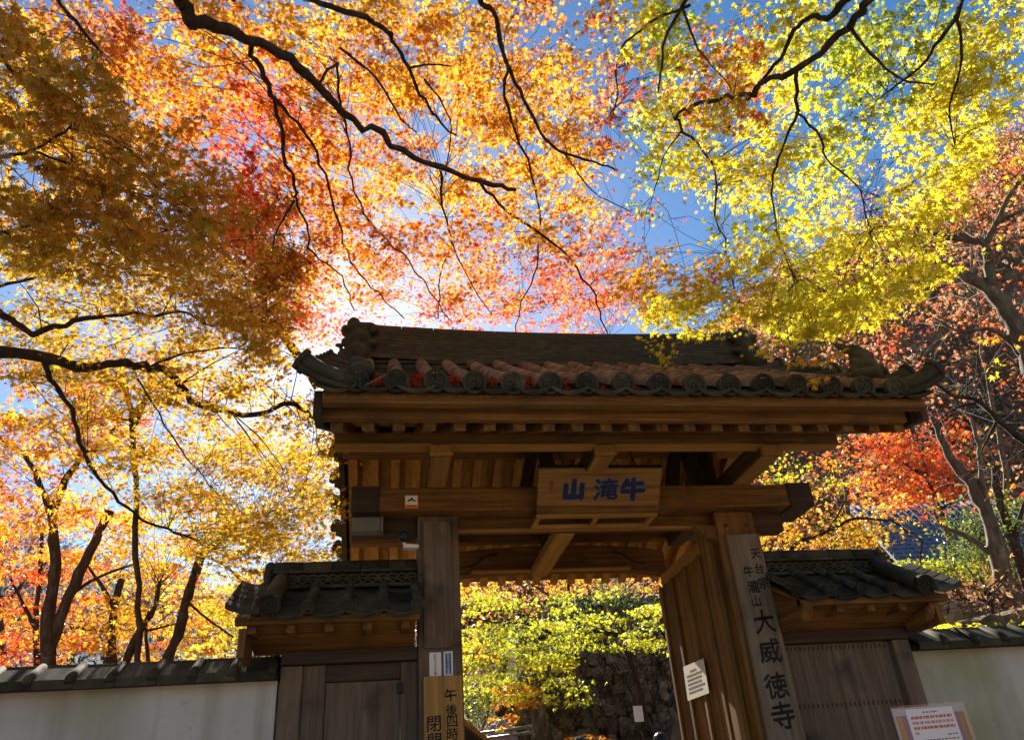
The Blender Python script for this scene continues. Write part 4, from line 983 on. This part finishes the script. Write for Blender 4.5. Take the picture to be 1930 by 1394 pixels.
def scatter(x0, x1, y0, y1, d0, d1, k, rp, n, codes):
    return [(rnd.uniform(x0, x1), rnd.uniform(y0, y1), rnd.uniform(d0, d1), rp * rnd.uniform(.7, 1.3), int(n * rnd.uniform(.6, 1.3)), rnd.choice(codes)) for _ in range(k)]
bgtree((92, 1330), 11, 'forked dark maple trunk rising behind the left wall near the left edge',
       [([(92, 1260), (95, 1150), (105, 1060), (100, 980), (115, 920), (150, 860), (158, 800)], 13, 5), ([(93, 1235), (112, 1170), (150, 1080), (188, 1000), (207, 962)], 12, 8), ([(100, 980), (70, 900), (40, 850), (-10, 820)], 7, 3), ([(150, 860), (200, 830), (240, 760)], 5, 2), ([(120, 1130), (180, 1090), (260, 1060)], 4, 2)],
       scatter(-30, 260, 760, 1000, 9.5, 12, 44, 50, 70, 'ggod') + scatter(-20, 130, 880, 1240, 11.5, 14, 26, 46, 60, 'oro'))
bgtree((72, 1330), 13, 'thin upright maple trunk between the forked trunk and the left edge',
       [([(72, 1260), (68, 1170), (75, 1080), (80, 1000)], 6, 3), ([(70, 1190), (40, 1130), (20, 1090)], 4, 2)],
       scatter(-40, 150, 900, 1250, 13, 17, 40, 44, 70, 'rroo'))
bgtree((210, 1330), 13, 'short thick maple trunk behind the left wall, second from the forked trunk',
       [([(210, 1260), (210, 1200), (215, 1150), (230, 1090)], 11, 6), ([(212, 1190), (160, 1185), (130, 1180)], 3, 1.5), ([(215, 1150), (190, 1100), (160, 1060)], 5, 2)],
       scatter(120, 330, 1020, 1240, 12.5, 15, 36, 42, 66, 'godg'))
bgtree((245, 1330), 12, 'slanting maple trunk behind the left wall with yellow leaves',
       [([(235, 1255), (262, 1190), (290, 1150), (300, 1100)], 9, 4), ([(262, 1190), (290, 1185), (330, 1175)], 3.5, 1.5), ([(280, 1250), (275, 1190), (280, 1150)], 4, 2)],
       scatter(200, 420, 960, 1200, 11.5, 14, 44, 44, 66, 'ygdg'))
bgtree((310, 1330), 11.5, 'leaning dark maple with fanning limbs left of the wing roof',
       [([(312, 1255), (340, 1180), (358, 1110), (380, 1050), (400, 1030)], 10, 8), ([(395, 1035), (440, 1010), (500, 1020), (560, 1040)], 6, 2), ([(395, 1030), (450, 985), (520, 960)], 6, 2), ([(385, 1045), (430, 1070), (480, 1120)], 3, 1.5), ([(350, 1130), (390, 1165), (440, 1200)], 3, 1.5)],
       scatter(380, 630, 830, 1050, 9.5, 12.5, 60, 48, 70, 'ddgd') + scatter(330, 480, 1080, 1230, 12, 15, 24, 36, 60, 'ygoy'))
bgtree((255, 1330), 9.5, 'forked dark maple crown standing above the left wall',
       [([(262, 1280), (258, 1100), (254, 900), (252, 830), (248, 780), (232, 715), (222, 680)], 6, 5), ([(252, 800), (268, 765), (278, 720)], 8, 4)],
       scatter(40, 420, 640, 860, 9, 11, 50, 46, 54, 'gdqo'))
bgtree((560, 1330), 15, 'bright yellow maple seen beside the eave of the left wing',
       [([(520, 1260), (500, 1180), (470, 1120)], 5, 2)], scatter(380, 640, 1090, 1250, 14, 18, 40, 40, 70, 'yyg') + scatter(560, 640, 820, 1060, 12, 16, 26, 34, 60, 'gdd'))
bgtree((-60, 1330), 19, 'red maple glowing far behind the left wall',
       [([(10, 1260), (0, 1150), (-10, 1050)], 6, 3), ([(0, 1150), (60, 1080), (120, 1040)], 3, 1.5)], scatter(-60, 460, 960, 1250, 19, 26, 80, 42, 70, 'roroo'), leafsize=.16, kind='tri3')

# ------------------------------------------------------------------ beyond the passage
bgtree((1225, 1420), 13.5, 'yellow green maple with spreading branches seen through the passage',
       [([(1222, 1390), (1205, 1310), (1190, 1250), (1172, 1198)], 9, 6), ([(1172, 1198), (1120, 1186), (1062, 1198), (1000, 1178), (930, 1172), (870, 1162)], 5, 1.5), ([(1172, 1198), (1215, 1182), (1252, 1165), (1300, 1150)], 5, 2), ([(1062, 1198), (1035, 1225), (1005, 1240)], 3, 1.5), ([(1000, 1178), (960, 1150), (880, 1158)], 2.5, 1), ([(1190, 1250), (1200, 1290), (1197, 1340)], 2, 1)],
       scatter(860, 1260, 1115, 1225, 11.5, 15.5, 74, 42, 76, 'GGGL') + scatter(860, 1080, 1205, 1325, 11.5, 14, 46, 40, 66, 'GGGy') + scatter(1000, 1100, 1235, 1275, 12, 13, 8, 26, 46, 'yG'), leafsize=.09)
bgtree((1020, 1420), 12.5, 'mossy grey trunk leaning behind the passage, left of the stone bank',
       [([(1022, 1394), (1015, 1340), (1008, 1300), (1000, 1270)], 17, 12), ([(1008, 1300), (1030, 1270), (1040, 1240)], 7, 3)], scatter(950, 1010, 1275, 1330, 11.8, 13, 12, 24, 46, 'oog') + scatter(930, 990, 1300, 1370, 12, 13, 8, 20, 34, 'ogo'), leafsize=.085, bark='bark_pale')
bgtree((1120, 1420), 19, 'tall orange brown maple high behind the passage maple', [([(1090, 1380, 19), (1080, 1200, 19), (1070, 1080, 19)], 6, 3), ([(1080, 1200, 19), (1150, 1130, 19), (1220, 1080, 19)], 3, 1.5), ([(1080, 1150, 19), (1000, 1100, 19)], 3, 1.5)],
       scatter(850, 1290, 1050, 1130, 18, 24, 44, 44, 56, 'ogdb'), leafsize=.15, kind='tri3')
# rough stone bank, stone by stone
sw = empty('stone_bank', (3.5, 15, 0), 'rough mossy stone retaining bank beyond the right half of the passage', 'stone bank')
smesh = []
for k in range(7):
    bm = bmesh.new(); bmesh.ops.create_icosphere(bm, subdivisions=2, radius=.62)
    for v in bm.verts:
        s_ = 1 + .18 * math.sin(v.co.x * 7 + k) * math.cos(v.co.y * 6 + 2 * k) + rnd.gauss(0, .08); v.co *= s_
        for ax in range(3): v.co[ax] = max(-.40, min(.40, v.co[ax]))
    me = bpy.data.meshes.new('stone'); bm.to_mesh(me); bm.free(); me.materials.append(M['stone']); smesh.append(me)
z_ = .3; Y0 = 15.2
while z_ < 3.6:
    x = 2.2 + max(0, (z_ - 1.6)) * .55; hh = rnd.uniform(.15, .27)
    while x < 6.6:
        w_ = rnd.uniform(.10, .26)
        inst('stone', rnd.choice(smesh), sw, Matrix.Translation((x + w_ / 2, Y0 + (z_ - .3) * .22 + rnd.gauss(0, .08) - .04 * (x - 3), z_ + hh / 2 + rnd.gauss(0, .02))) @ Matrix.Rotation(rnd.uniform(-.25, .25), 4, 'Y') @ Matrix.Rotation(rnd.uniform(-.3, .3), 4, 'X') @ Matrix.Diagonal((w_ * 1.25, hh * 1.5, hh * 1.3, 1)))
        x += w_
    z_ += hh * .86
MB().prism([(2.4, 15.3, -.2), (2.6, 16.2, 3.4), (7, 16.2, 3.4), (7, 15.3, -.2)], (0, 1.2, 0)).build('bank_earth', 'earth', sw)
# undergrowth on the bank
def plants(name, label, pts, n_leaf, size, code, spread, kind='tri3', cat='shrub', tilt=.8, stuff=False):
    pos = []; cols = []; mbt = MB()
    c0 = Vector(pts[0]); o = empty(name, c0, label, cat)
    for p in pts:
        p = Vector(p)
        for _ in range(4):
            e = p + Vector((rnd.gauss(0, spread), rnd.gauss(0, spread), abs(rnd.gauss(0, spread)) + spread * .3)); mbt.tube([p, p.lerp(e, .5) + Vector((0, 0, .03)), e], [.008, .006, .003], 4, False)
        q = np.array(p) + rng.normal(0, 1, (n_leaf, 3)) * spread * np.array([1, 1, .8]) + np.array([0, 0, spread * .6]); pos.append(q); cols.append(pal(code, n_leaf))
    pos = np.concatenate(pos); cols = np.concatenate(cols)
    b_ = mbt.build('stems', 'bark', o); b_['kind'] = 'stuff'
    f = inst('foliage', leaf_mesh('foliage', pos, size * rng.uniform(.5, 1.3, len(pos)), cols, kind, 'leaf_far', tilt, 0), o); f['kind'] = 'stuff'
    return o
plants('bank_shrub', 'dark glossy shrubs growing on top of the stone bank', [P(rnd.uniform(1080, 1290), rnd.uniform(1140, 1215), rnd.uniform(15.5, 17)) for _ in range(20)], 90, .10, 'n', .25)
plants('bank_ivy', 'sunlit creeper trailing down the corner of the stone bank', [P(1085 + rnd.gauss(0, 14), 1240 + k * 9, 15 + rnd.uniform(-.3, .2)) for k in range(14)], 40, .08, 'b', .12)
plants('evergreen_shrub', 'dark evergreen bushes behind the handrail at the back of the passage', [P(rnd.uniform(875, 1080), rnd.uniform(1300, 1390), rnd.uniform(15, 16.5)) for _ in range(34)], 110, .10, 'n', .26)
plants('dry_grass', 'dry brown stems overgrowing the face of the stone bank', [P(rnd.uniform(1110, 1290), rnd.uniform(1230, 1390), 14.9) for _ in range(60)], 12, .07, 'b', .18, cat='undergrowth')
# paper tag on a string
tg = P(1204, 1344, 10.5); o = empty('hanging_tag', tg, 'white paper tag hanging on a string in the passage', 'tag')
MB().box((tg.x - .06, tg.y, tg.z - .09), (tg.x + .055, tg.y + .012, tg.z + .09)).build('card', 'paper', o); s0 = P(1198, 1285, 10.5); MB().tube([tg + Vector((0, 0, .09)), s0.lerp(tg, .3), s0], .005, 5).build('string', 'bark_pale', o)
# handrail, leaf heap and hut beyond the passage
for nm, (xa, ya), (xb, yb) in (('rail', (915, 1380), (1012, 1368)), ('rail', (930, 1394), (1012, 1385))): pass
hr = empty('handrail', P(965, 1420, 12.8), 'grey pipe handrail beyond the passage, below the lavender figure', 'railing')
for (xa, ya), (xb, yb) in (((905, 1381), (1018, 1366)), ((908, 1392), (1018, 1377))): MB().tube([P(xa, ya, 12.8), P(xb, yb, 12.8)], .022, 8).build('rail', 'steel', hr, smooth=True)
for xa, ya in ((912, 1380), (962, 1373), (1010, 1367)):
    t_ = P(xa, ya, 12.8); MB().tube([t_, Vector((t_.x, t_.y, H(t_.x, t_.y)))], .02, 8).build('rail_post', 'steel', hr, smooth=True)
cn = P(1100, 1415, 12); n = 2600; a = rng.uniform(0, 6.28, n); rr = np.sqrt(rng.uniform(0, 1, n))
hx = cn.x + rr * np.cos(a) * .9; hy = cn.y + rr * np.sin(a) * .7; hz = cn.z - .25 + .42 * (1 - rr ** 2) + rng.uniform(-.03, .03, n)
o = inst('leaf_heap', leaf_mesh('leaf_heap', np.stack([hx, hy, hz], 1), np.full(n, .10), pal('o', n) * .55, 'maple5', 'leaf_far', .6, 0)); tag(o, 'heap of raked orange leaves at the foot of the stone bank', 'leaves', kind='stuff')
hp = MB(); N = 14
hp.v = [(cn.x + .95 * math.cos(2 * math.pi * k / N), cn.y + .72 * math.sin(2 * math.pi * k / N), cn.z - 1.4) for k in range(N)] + [(cn.x + .8 * math.cos(2 * math.pi * k / N), cn.y + .6 * math.sin(2 * math.pi * k / N), cn.z - .26) for k in range(N)] + [(cn.x, cn.y, cn.z + .12)]
hp.f = [(k, (k + 1) % N, N + (k + 1) % N, N + k) for k in range(N)] + [(N + k, N + (k + 1) % N, 2 * N) for k in range(N)]
o = hp.build('earth_mound', 'earth', smooth=True); o['kind'] = 'structure'
hut = empty('wooden_hut', P(868, 1420, 11.5), 'small dark wooden hut half hidden by the left post', 'hut')
hc = P(868, 1394, 11.5); gx, gy, gz = hc.x, hc.y, H(hc.x, hc.y)
rt_ = P(876, 1316, 11.3).z
MB().box((gx - 1.0, gy - .1, gz), (gx + .22, gy + 1.4, rt_ - .55)).build('wall', 'wood_x', hut)
rf = MB().prism([(gx - .35, gy - .45, rt_), (gx + .40, gy - .45, rt_ - .62), (gx + .40, gy - .45, rt_ - .68), (gx - .35, gy - .45, rt_ - .08), (gx - 1.2, gy - .45, rt_ - .68), (gx - 1.2, gy - .45, rt_ - .62)], (0, 2.2, 0)).build('roof', 'wood_dark_y', hut)
MB().tube([(gx - .35, gy - .5, rt_ + .02), (gx - .35, gy + 1.8, rt_ + .02)], .05, 8).build('ridge_roll', 'tile', rf, smooth=True)
MB().prism([(gx - .35, gy - .47, rt_ + .03), (gx + .43, gy - .47, rt_ - .60), (gx + .43, gy - .47, rt_ - .66), (gx - .35, gy - .47, rt_ - .06)], (0, .02, 0)).build('bargeboard', 'wood_pale_x', rf)

# ------------------------------------------------------------------ visitors beyond the passage
def person(name, x, y, z, h, yaw, coat, label, hair='hair'):
    """one continuous skinned body, head with hair as a child"""
    o = empty(name, (x, y, z), label, 'person')
    J = {'pelvis': (0, 0, .52), 'waist': (0, 0, .60), 'chest': (0, 0, .72), 'neck': (0, .0, .83), 'jaw': (0, -.005, .875), 'head': (0, -.005, .925), 'crown': (0, 0, .975)}
    Rd = {'pelvis': (.088, .065), 'waist': (.078, .058), 'chest': (.095, .066), 'neck': (.032, .034), 'jaw': (.036, .042), 'head': (.045, .055), 'crown': (.03, .036)}
    ed = [('pelvis', 'waist'), ('waist', 'chest'), ('chest', 'neck'), ('neck', 'jaw'), ('jaw', 'head'), ('head', 'crown')]
    for s_, q in ((-1, 'l'), (1, 'r')):
        J.update({q + 'sh': (s_ * .105, 0, .80), q + 'el': (s_ * .135, .005, .635), q + 'wr': (s_ * .125, -.05, .50), q + 'ha': (s_ * .12, -.065, .455), q + 'hip': (s_ * .052, 0, .50), q + 'kn': (s_ * .056, -.012, .275), q + 'an': (s_ * .058, .008, .05), q + 'to': (s_ * .064, -.085, .018)})
        Rd.update({q + 'sh': (.042, .042), q + 'el': (.033, .033), q + 'wr': (.024, .024), q + 'ha': (.022, .016), q + 'hip': (.062, .062), q + 'kn': (.042, .042), q + 'an': (.03, .03), q + 'to': (.022, .016)})
        ed += [('chest', q + 'sh'), (q + 'sh', q + 'el'), (q + 'el', q + 'wr'), (q + 'wr', q + 'ha'), ('pelvis', q + 'hip'), (q + 'hip', q + 'kn'), (q + 'kn', q + 'an'), (q + 'an', q + 'to')]
    ks = list(J); me = bpy.data.meshes.new('body'); mt = Matrix.Translation((x, y, z)) @ Matrix.Rotation(yaw, 4, 'Z') @ Matrix.Scale(h, 4)
    me.from_pydata([mt @ Vector(J[k]) for k in ks], [(ks.index(a), ks.index(b)) for a, b in ed], [])
    me.materials.append(M[coat]); me.materials.append(M['trousers']); me.materials.append(M['skin'])
    ob = inst('body', me, o); sk = ob.modifiers.new('skin', 'SKIN'); sk.use_smooth_shade = True
    for k, v in zip(ks, me.skin_vertices[0].data): v.radius = (Rd[k][0] * h, Rd[k][1] * h); v.use_root = (k == 'pelvis')
    ob.modifiers.new('smooth', 'SUBSURF').levels = 2; ob.modifiers['smooth'].render_levels = 2
    hd = mt @ Vector((0, .006, .945)); fw = mt.to_3x3() @ Vector((0, -1, 0)); fw.normalize()
    lump('hair', [(tuple(hd), (.056 * h, .062 * h, .052 * h)), (tuple(hd - fw * .02 * h - Vector((0, 0, .03 * h))), (.053 * h, .05 * h, .055 * h))], hair, o, .012, .002)
    fc = mt @ Vector((0, -.035, .91)); lump('face', [(tuple(fc), (.036 * h, .036 * h, .046 * h)), (tuple(fc + fw * .034 * h), (.008 * h, .01 * h, .012 * h))], 'skin', o, .008, 0)
pl = P(944, 1331, 13.6); person('person', pl.x, pl.y, pl.z - 1.55, 1.6, 2.6, 'jacket_lavender', 'person in a lavender jacket standing behind the handrail')
pl = P(1244, 1384, 10.5); person('person', pl.x, pl.y, pl.z - 1.62, 1.66, 3.0, 'jacket_dark', 'dark haired person in dark coat at the right edge of the passage')
pl = P(1092, 1389, 10.0); person('person', pl.x, pl.y, pl.z - 1.60, 1.62, 0.2, 'jacket_beige', 'dark haired person in beige coat in the middle of the passage')

# ------------------------------------------------------------------ right-hand slope
def baretree(base_px, d, label, limbs, pads, name='bare_tree', bark='bark_pale', leafy=(), leafsize=.08):
    b = P(*base_px, d); z = H(b.x, b.y); t = Tree(name, (b.x, b.y, z), label, 'tree', bark, 'maple5', leafsize, mat='leaf_far')
    first = True
    for pts, r0, r1 in limbs:
        q = [(p[0], p[1], p[2] if len(p) > 2 else d) for p in pts]
        if first:
            v0 = P(*q[0]); t.limb([Vector((b.x, b.y, z - .1)), Vector((b.x, b.y, z)).lerp(v0, .5) + Vector((.04, 0, 0)), v0], pxm(r0 * 1.15, d), pxm(r0, d), 'trunk', 10)
        t.plimb(q, r0, r1, 'trunk' if first else 'limb', wob=.03, sides=8); first = False
    for px, py, dd, rp in pads: t.pad(P(px, py, dd), pxm(rp, dd), 0, 'B', .9, bare=True, maxlink=4)
    for px, py, dd, rp, n, code in leafy: t.pad(P(px, py, dd), pxm(rp, dd), n, code, .6, maxlink=4)
    t.finish(); return t
def bp(x0, x1, y0, y1, d0, d1, k, rp): return [(rnd.uniform(x0, x1), rnd.uniform(y0, y1), rnd.uniform(d0, d1), rp * rnd.uniform(.6, 1.4)) for _ in range(k)]
baretree((1985, 1150), 9.5, 'leaning pale barked tree with sunlit rim at the right edge',
         [([(1960, 720), (1915, 615), (1885, 565), (1850, 535), (1800, 512), (1752, 488)], 21, 7), ([(1870, 555), (1866, 505), (1856, 462), (1825, 452), (1775, 446), (1742, 432)], 11, 4), ([(1855, 464), (1878, 420), (1905, 365), (1930, 330)], 6, 3), ([(1940, 690), (1900, 640), (1860, 620), (1810, 625), (1760, 600)], 6, 2), ([(1775, 446), (1755, 410), (1740, 370)], 3, 1.2), ([(1878, 420), (1920, 400), (1960, 385)], 4, 2)],
         bp(1620, 1930, 330, 760, 9, 13, 46, 46))
baretree((1975, 1180), 8.6, 'slim dark branch tree crossing low at the right edge', [([(1965, 860), (1925, 828), (1880, 790), (1845, 757), (1790, 742), (1740, 700)], 8, 2), ([(1880, 790), (1860, 830), (1840, 870)], 3, 1), ([(1845, 757), (1800, 770), (1760, 800)], 2.5, 1)], bp(1680, 1930, 640, 860, 8, 11, 26, 40), bark='bark', leafy=[(1845, 655, 8.6, 26, 10, 'g'), (1870, 690, 8.6, 30, 12, 'y'), (1795, 730, 8.6, 20, 6, 'g'), (1900, 640, 9, 30, 12, 'o')])
baretree((1905, 1190), 13, 'tall grey trunk slanting up behind the right wall',
         [([(1900, 1150), (1885, 1060), (1862, 970), (1832, 915), (1790, 860), (1755, 785)], 20, 6), ([(1862, 970), (1850, 900), (1845, 840), (1830, 790)], 8, 3), ([(1885, 1060), (1830, 1015), (1775, 990), (1760, 960)], 6, 2), ([(1845, 840), (1880, 800), (1920, 770)], 3, 1.5)],
         bp(1700, 1930, 740, 960, 12, 15, 40, 40))
baretree((1945, 1190), 14, 'dark trunk standing behind the slanting grey trunk', [([(1940, 1110), (1910, 1020), (1885, 950), (1875, 880)], 11, 6), ([(1910, 1020), (1930, 950), (1950, 900)], 5, 2)], bp(1800, 1940, 800, 1000, 13, 15, 20, 40), bark='bark', leafy=scatter(1820, 1950, 930, 1090, 13.5, 16, 22, 36, 60, 'nnG'))
baretree((1775, 1170), 19, 'vivid red maple behind the right end of the eave', [([(1790, 1010), (1770, 960), (1748, 900), (1735, 850)], 6, 3), ([(1748, 900), (1700, 870), (1660, 850)], 4, 1.5), ([(1770, 960), (1830, 930)], 3, 1.5)], bp(1600, 1800, 760, 960, 17, 20, 10, 40), name='maple_tree', bark='bark', leafy=scatter(1630, 1820, 775, 950, 17.5, 21, 58, 40, 56, 'rrRr') + scatter(1560, 1700, 830, 930, 18, 22, 24, 40, 36, 'RoB'), leafsize=.15)
baretree((1500, 1180), 11, 'gold orange maple spreading above the right wing roof', [([(1480, 1060), (1500, 1025), (1560, 1000), (1610, 978), (1680, 982), (1738, 1020)], 5, 1.5), ([(1560, 1000), (1590, 950), (1600, 920)], 2.5, 1), ([(1738, 1020), (1735, 1055), (1742, 1085)], 2, 1)], [], name='maple_tree', bark='bark', leafy=scatter(1430, 1690, 930, 1040, 10.5, 13.5, 56, 38, 50, 'oggd') + scatter(1440, 1600, 850, 930, 11, 14, 14, 34, 30, 'lGd') + scatter(1650, 1760, 930, 1000, 11, 12, 7, 26, 26, 'gd'), leafsize=.085)
baretree((1660, 1180), 22, 'brown leaved bare maple on the slope above the right wing', [([(1600, 1000), (1590, 900), (1560, 800), (1540, 700)], 6, 2), ([(1590, 900), (1650, 830), (1700, 780)], 3, 1.2), ([(1560, 800), (1500, 740), (1470, 690)], 3, 1.2)], bp(1430, 1760, 640, 940, 19, 24, 50, 46), leafy=scatter(1420, 1760, 640, 940, 19, 25, 64, 46, 30, 'BBRB'), leafsize=.16, bark='bark_pale')
baretree((1990, 1180), 26, 'thin rust leaved tree on the slope behind the pale leaning trunk', [([(1900, 1000), (1890, 850), (1860, 700), (1840, 560), (1830, 430)], 6, 2), ([(1890, 850), (1800, 760), (1720, 690)], 3, 1.2), ([(1860, 700), (1920, 600), (1950, 500)], 3, 1.2), ([(1840, 560), (1770, 500), (1720, 470)], 2.5, 1)], bp(1640, 1940, 330, 760, 22, 28, 50, 50), leafy=scatter(1600, 1950, 340, 760, 22, 29, 100, 50, 34, 'BBRBB'), leafsize=.18, bark='bark_pale')
# temple hall with a blue tiled roof
hl = empty('temple_hall', P(1760, 1100, 30), 'distant hall with a blue grey tiled roof between the tree trunks', 'building')
c0, c1 = P(1692, 1058, 30), P(2050, 1050, 34); u_ = (c1 - c0); u_.z = 0; Lr = u_.length; u_.normalize(); nrm = Vector((-u_.y, u_.x, 0))
if nrm.y < 0: nrm = -nrm
eave = c0.z
rfm = MB(); slope = Vector((0, 0, 3.4)) + nrm * 4.2 + u_ * 1.2
rfm.prism([c0 + Vector((0, 0, 0)), c0 + u_ * Lr, c0 + u_ * Lr + slope, c0 + slope], (0, 0, -.15))
rf = rfm.build('roof', 'blue_tile', hl)
ribs = MB(); nrb = int(Lr / .32)
for k in range(nrb):
    s0 = c0 + u_ * (k * .32 + .1); ribs.tube([s0 + Vector((0, 0, .02)), s0 + slope + Vector((0, 0, .02))], .07, 6)
rows_ = MB()
for k in range(15):
    s0 = c0 + slope * (k / 15) + Vector((0, 0, .02)); rows_.tube([s0, s0 + u_ * Lr], .045, 5)
o = ribs.build('cover_tile_rows', 'blue_tile', rf, smooth=True); o['kind'] = 'stuff'
o = rows_.build('tile_courses', 'blue_tile', rf, smooth=True); o['kind'] = 'stuff'
wv_ = MB(); wv_.prism([c0 + nrm * .9 + u_ * .8 - Vector((0, 0, .1)), c0 + nrm * .9 + u_ * (Lr - .8) - Vector((0, 0, .1)), c0 + nrm * .9 + u_ * (Lr - .8) - Vector((0, 0, 4.5)), c0 + nrm * .9 + u_ * .8 - Vector((0, 0, 4.5))], nrm * 6); wv_.build('wall', 'wood_x', hl)
# hedge, rocks and fallen ginkgo leaves behind the right wall
plants('hedge', 'clipped yellow green hedge below the distant hall', [P(x_, rnd.uniform(1076, 1092), rnd.uniform(16, 17)) for x_ in range(1690, 1860, 8)], 130, .09, 'L', .11, cat='hedge')
plants('shrub', 'dark evergreen shrub right of the hedge under the tree trunks', [P(rnd.uniform(1790, 1900), rnd.uniform(985, 1085), rnd.uniform(14, 16)) for _ in range(26)], 90, .09, 'n', .22)
plants('ground_cover', 'dry brown undergrowth along the top of the right wall', [P(rnd.uniform(1700, 1950), rnd.uniform(1120, 1190), rnd.uniform(8, 11)) for _ in range(34)], 26, .08, 'b', .13, cat='undergrowth')
for k, (px, py, d, s_) in enumerate(((1810, 1150, 9.4, .5), (1880, 1140, 9.8, .6), (1760, 1140, 9.2, .35), (1925, 1160, 9, .5), (1845, 1170, 8.6, .3))):
    p = P(px, py, d)
    o = inst('boulder', smesh[k], None, Matrix.Translation(p - Vector((0, 0, s_ * .3))) @ Matrix.Rotation(k * 1.3, 4, 'Z') @ Matrix.Diagonal((s_ * 1.5, s_ * 1.1, s_, 1)))
    tag(o, ('middle sized boulder behind the right wall below the hedge', 'large boulder at the foot of the slanting grey trunk', 'boulder beside the right end of the right wing roof', 'boulder cut by the right picture edge behind the wall', 'smallest boulder just above the right wall coping')[k], 'boulder', 'boulders on the bank')
n = 46; px = rng.uniform(1760, 1940, n); py = 1186 - np.abs(rng.normal(0, 7, n)); pts = np.array([tuple(onY(a, b, 6.2)) for a, b in zip(px, py)])
o = inst('fallen_ginkgo_leaves', leaf_mesh('fallen_ginkgo_leaves', pts, np.full(n, .10), pal('y', n), 'tri3', 'leaf', .7, 0)); tag(o, 'yellow fallen leaves lying on the right wall coping', 'leaves', kind='stuff')

# ------------------------------------------------------------------ wooded hillsides
n_cr = 2500; pos = []; cols = []; sz = []; tw = MB()
for k in range(n_cr):
    az = rnd.uniform(-58, 78); r_ = 38 + 82 * rnd.random() ** .75; a = R(az); x, y = r_ * math.sin(a), r_ * math.cos(a); z = H(x, y)
    right = x > y * .05; cr = rnd.uniform(1.6, 3.4); hh = rnd.uniform(2.0, 5)
    n = 110 if right else 70; c = np.array([x, y, z + hh])
    q = rng.normal(0, 1, (n, 3)); q /= np.linalg.norm(q, axis=1)[:, None]; q *= (rng.uniform(.15, 1, (n, 1)) ** .5) * np.array([cr, cr, cr * .9])
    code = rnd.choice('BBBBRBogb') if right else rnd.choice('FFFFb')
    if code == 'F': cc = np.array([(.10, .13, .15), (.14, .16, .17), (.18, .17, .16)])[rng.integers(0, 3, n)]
    else: cc = pal(code, n)
    pos.append(c + q); cols.append(cc); sz.append(np.full(n, .40) * rng.uniform(.6, 1.3, n))
    if right or rnd.random() < .3:
        base = Vector((x, y, z)); top = Vector((x + rnd.gauss(0, .4), y, z + hh)); tw.tube([base, base.lerp(top, .6) + Vector((rnd.gauss(0, .2), 0, 0)), top], [.13, .10, .07], 5, False)
        for _ in range(6):
            e = top + Vector((rnd.gauss(0, cr * .7), rnd.gauss(0, cr * .7), rnd.uniform(.2, 1) * cr)); s_ = base.lerp(top, rnd.uniform(.5, 1)); tw.tube([s_, s_.lerp(e, .5) + Vector((0, 0, .15)), e], [.055, .035, .02], 3, False)
hw = empty('hillside_wood', (30, 60, 10), None); hw['kind'] = 'stuff'; hw['label'] = 'brown and rust coloured wood covering the hillsides behind'
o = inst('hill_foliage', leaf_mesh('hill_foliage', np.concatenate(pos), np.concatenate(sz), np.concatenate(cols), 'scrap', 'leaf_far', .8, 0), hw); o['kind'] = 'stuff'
o = tw.build('hill_branches', 'bark_pale', hw); o['kind'] = 'stuff'
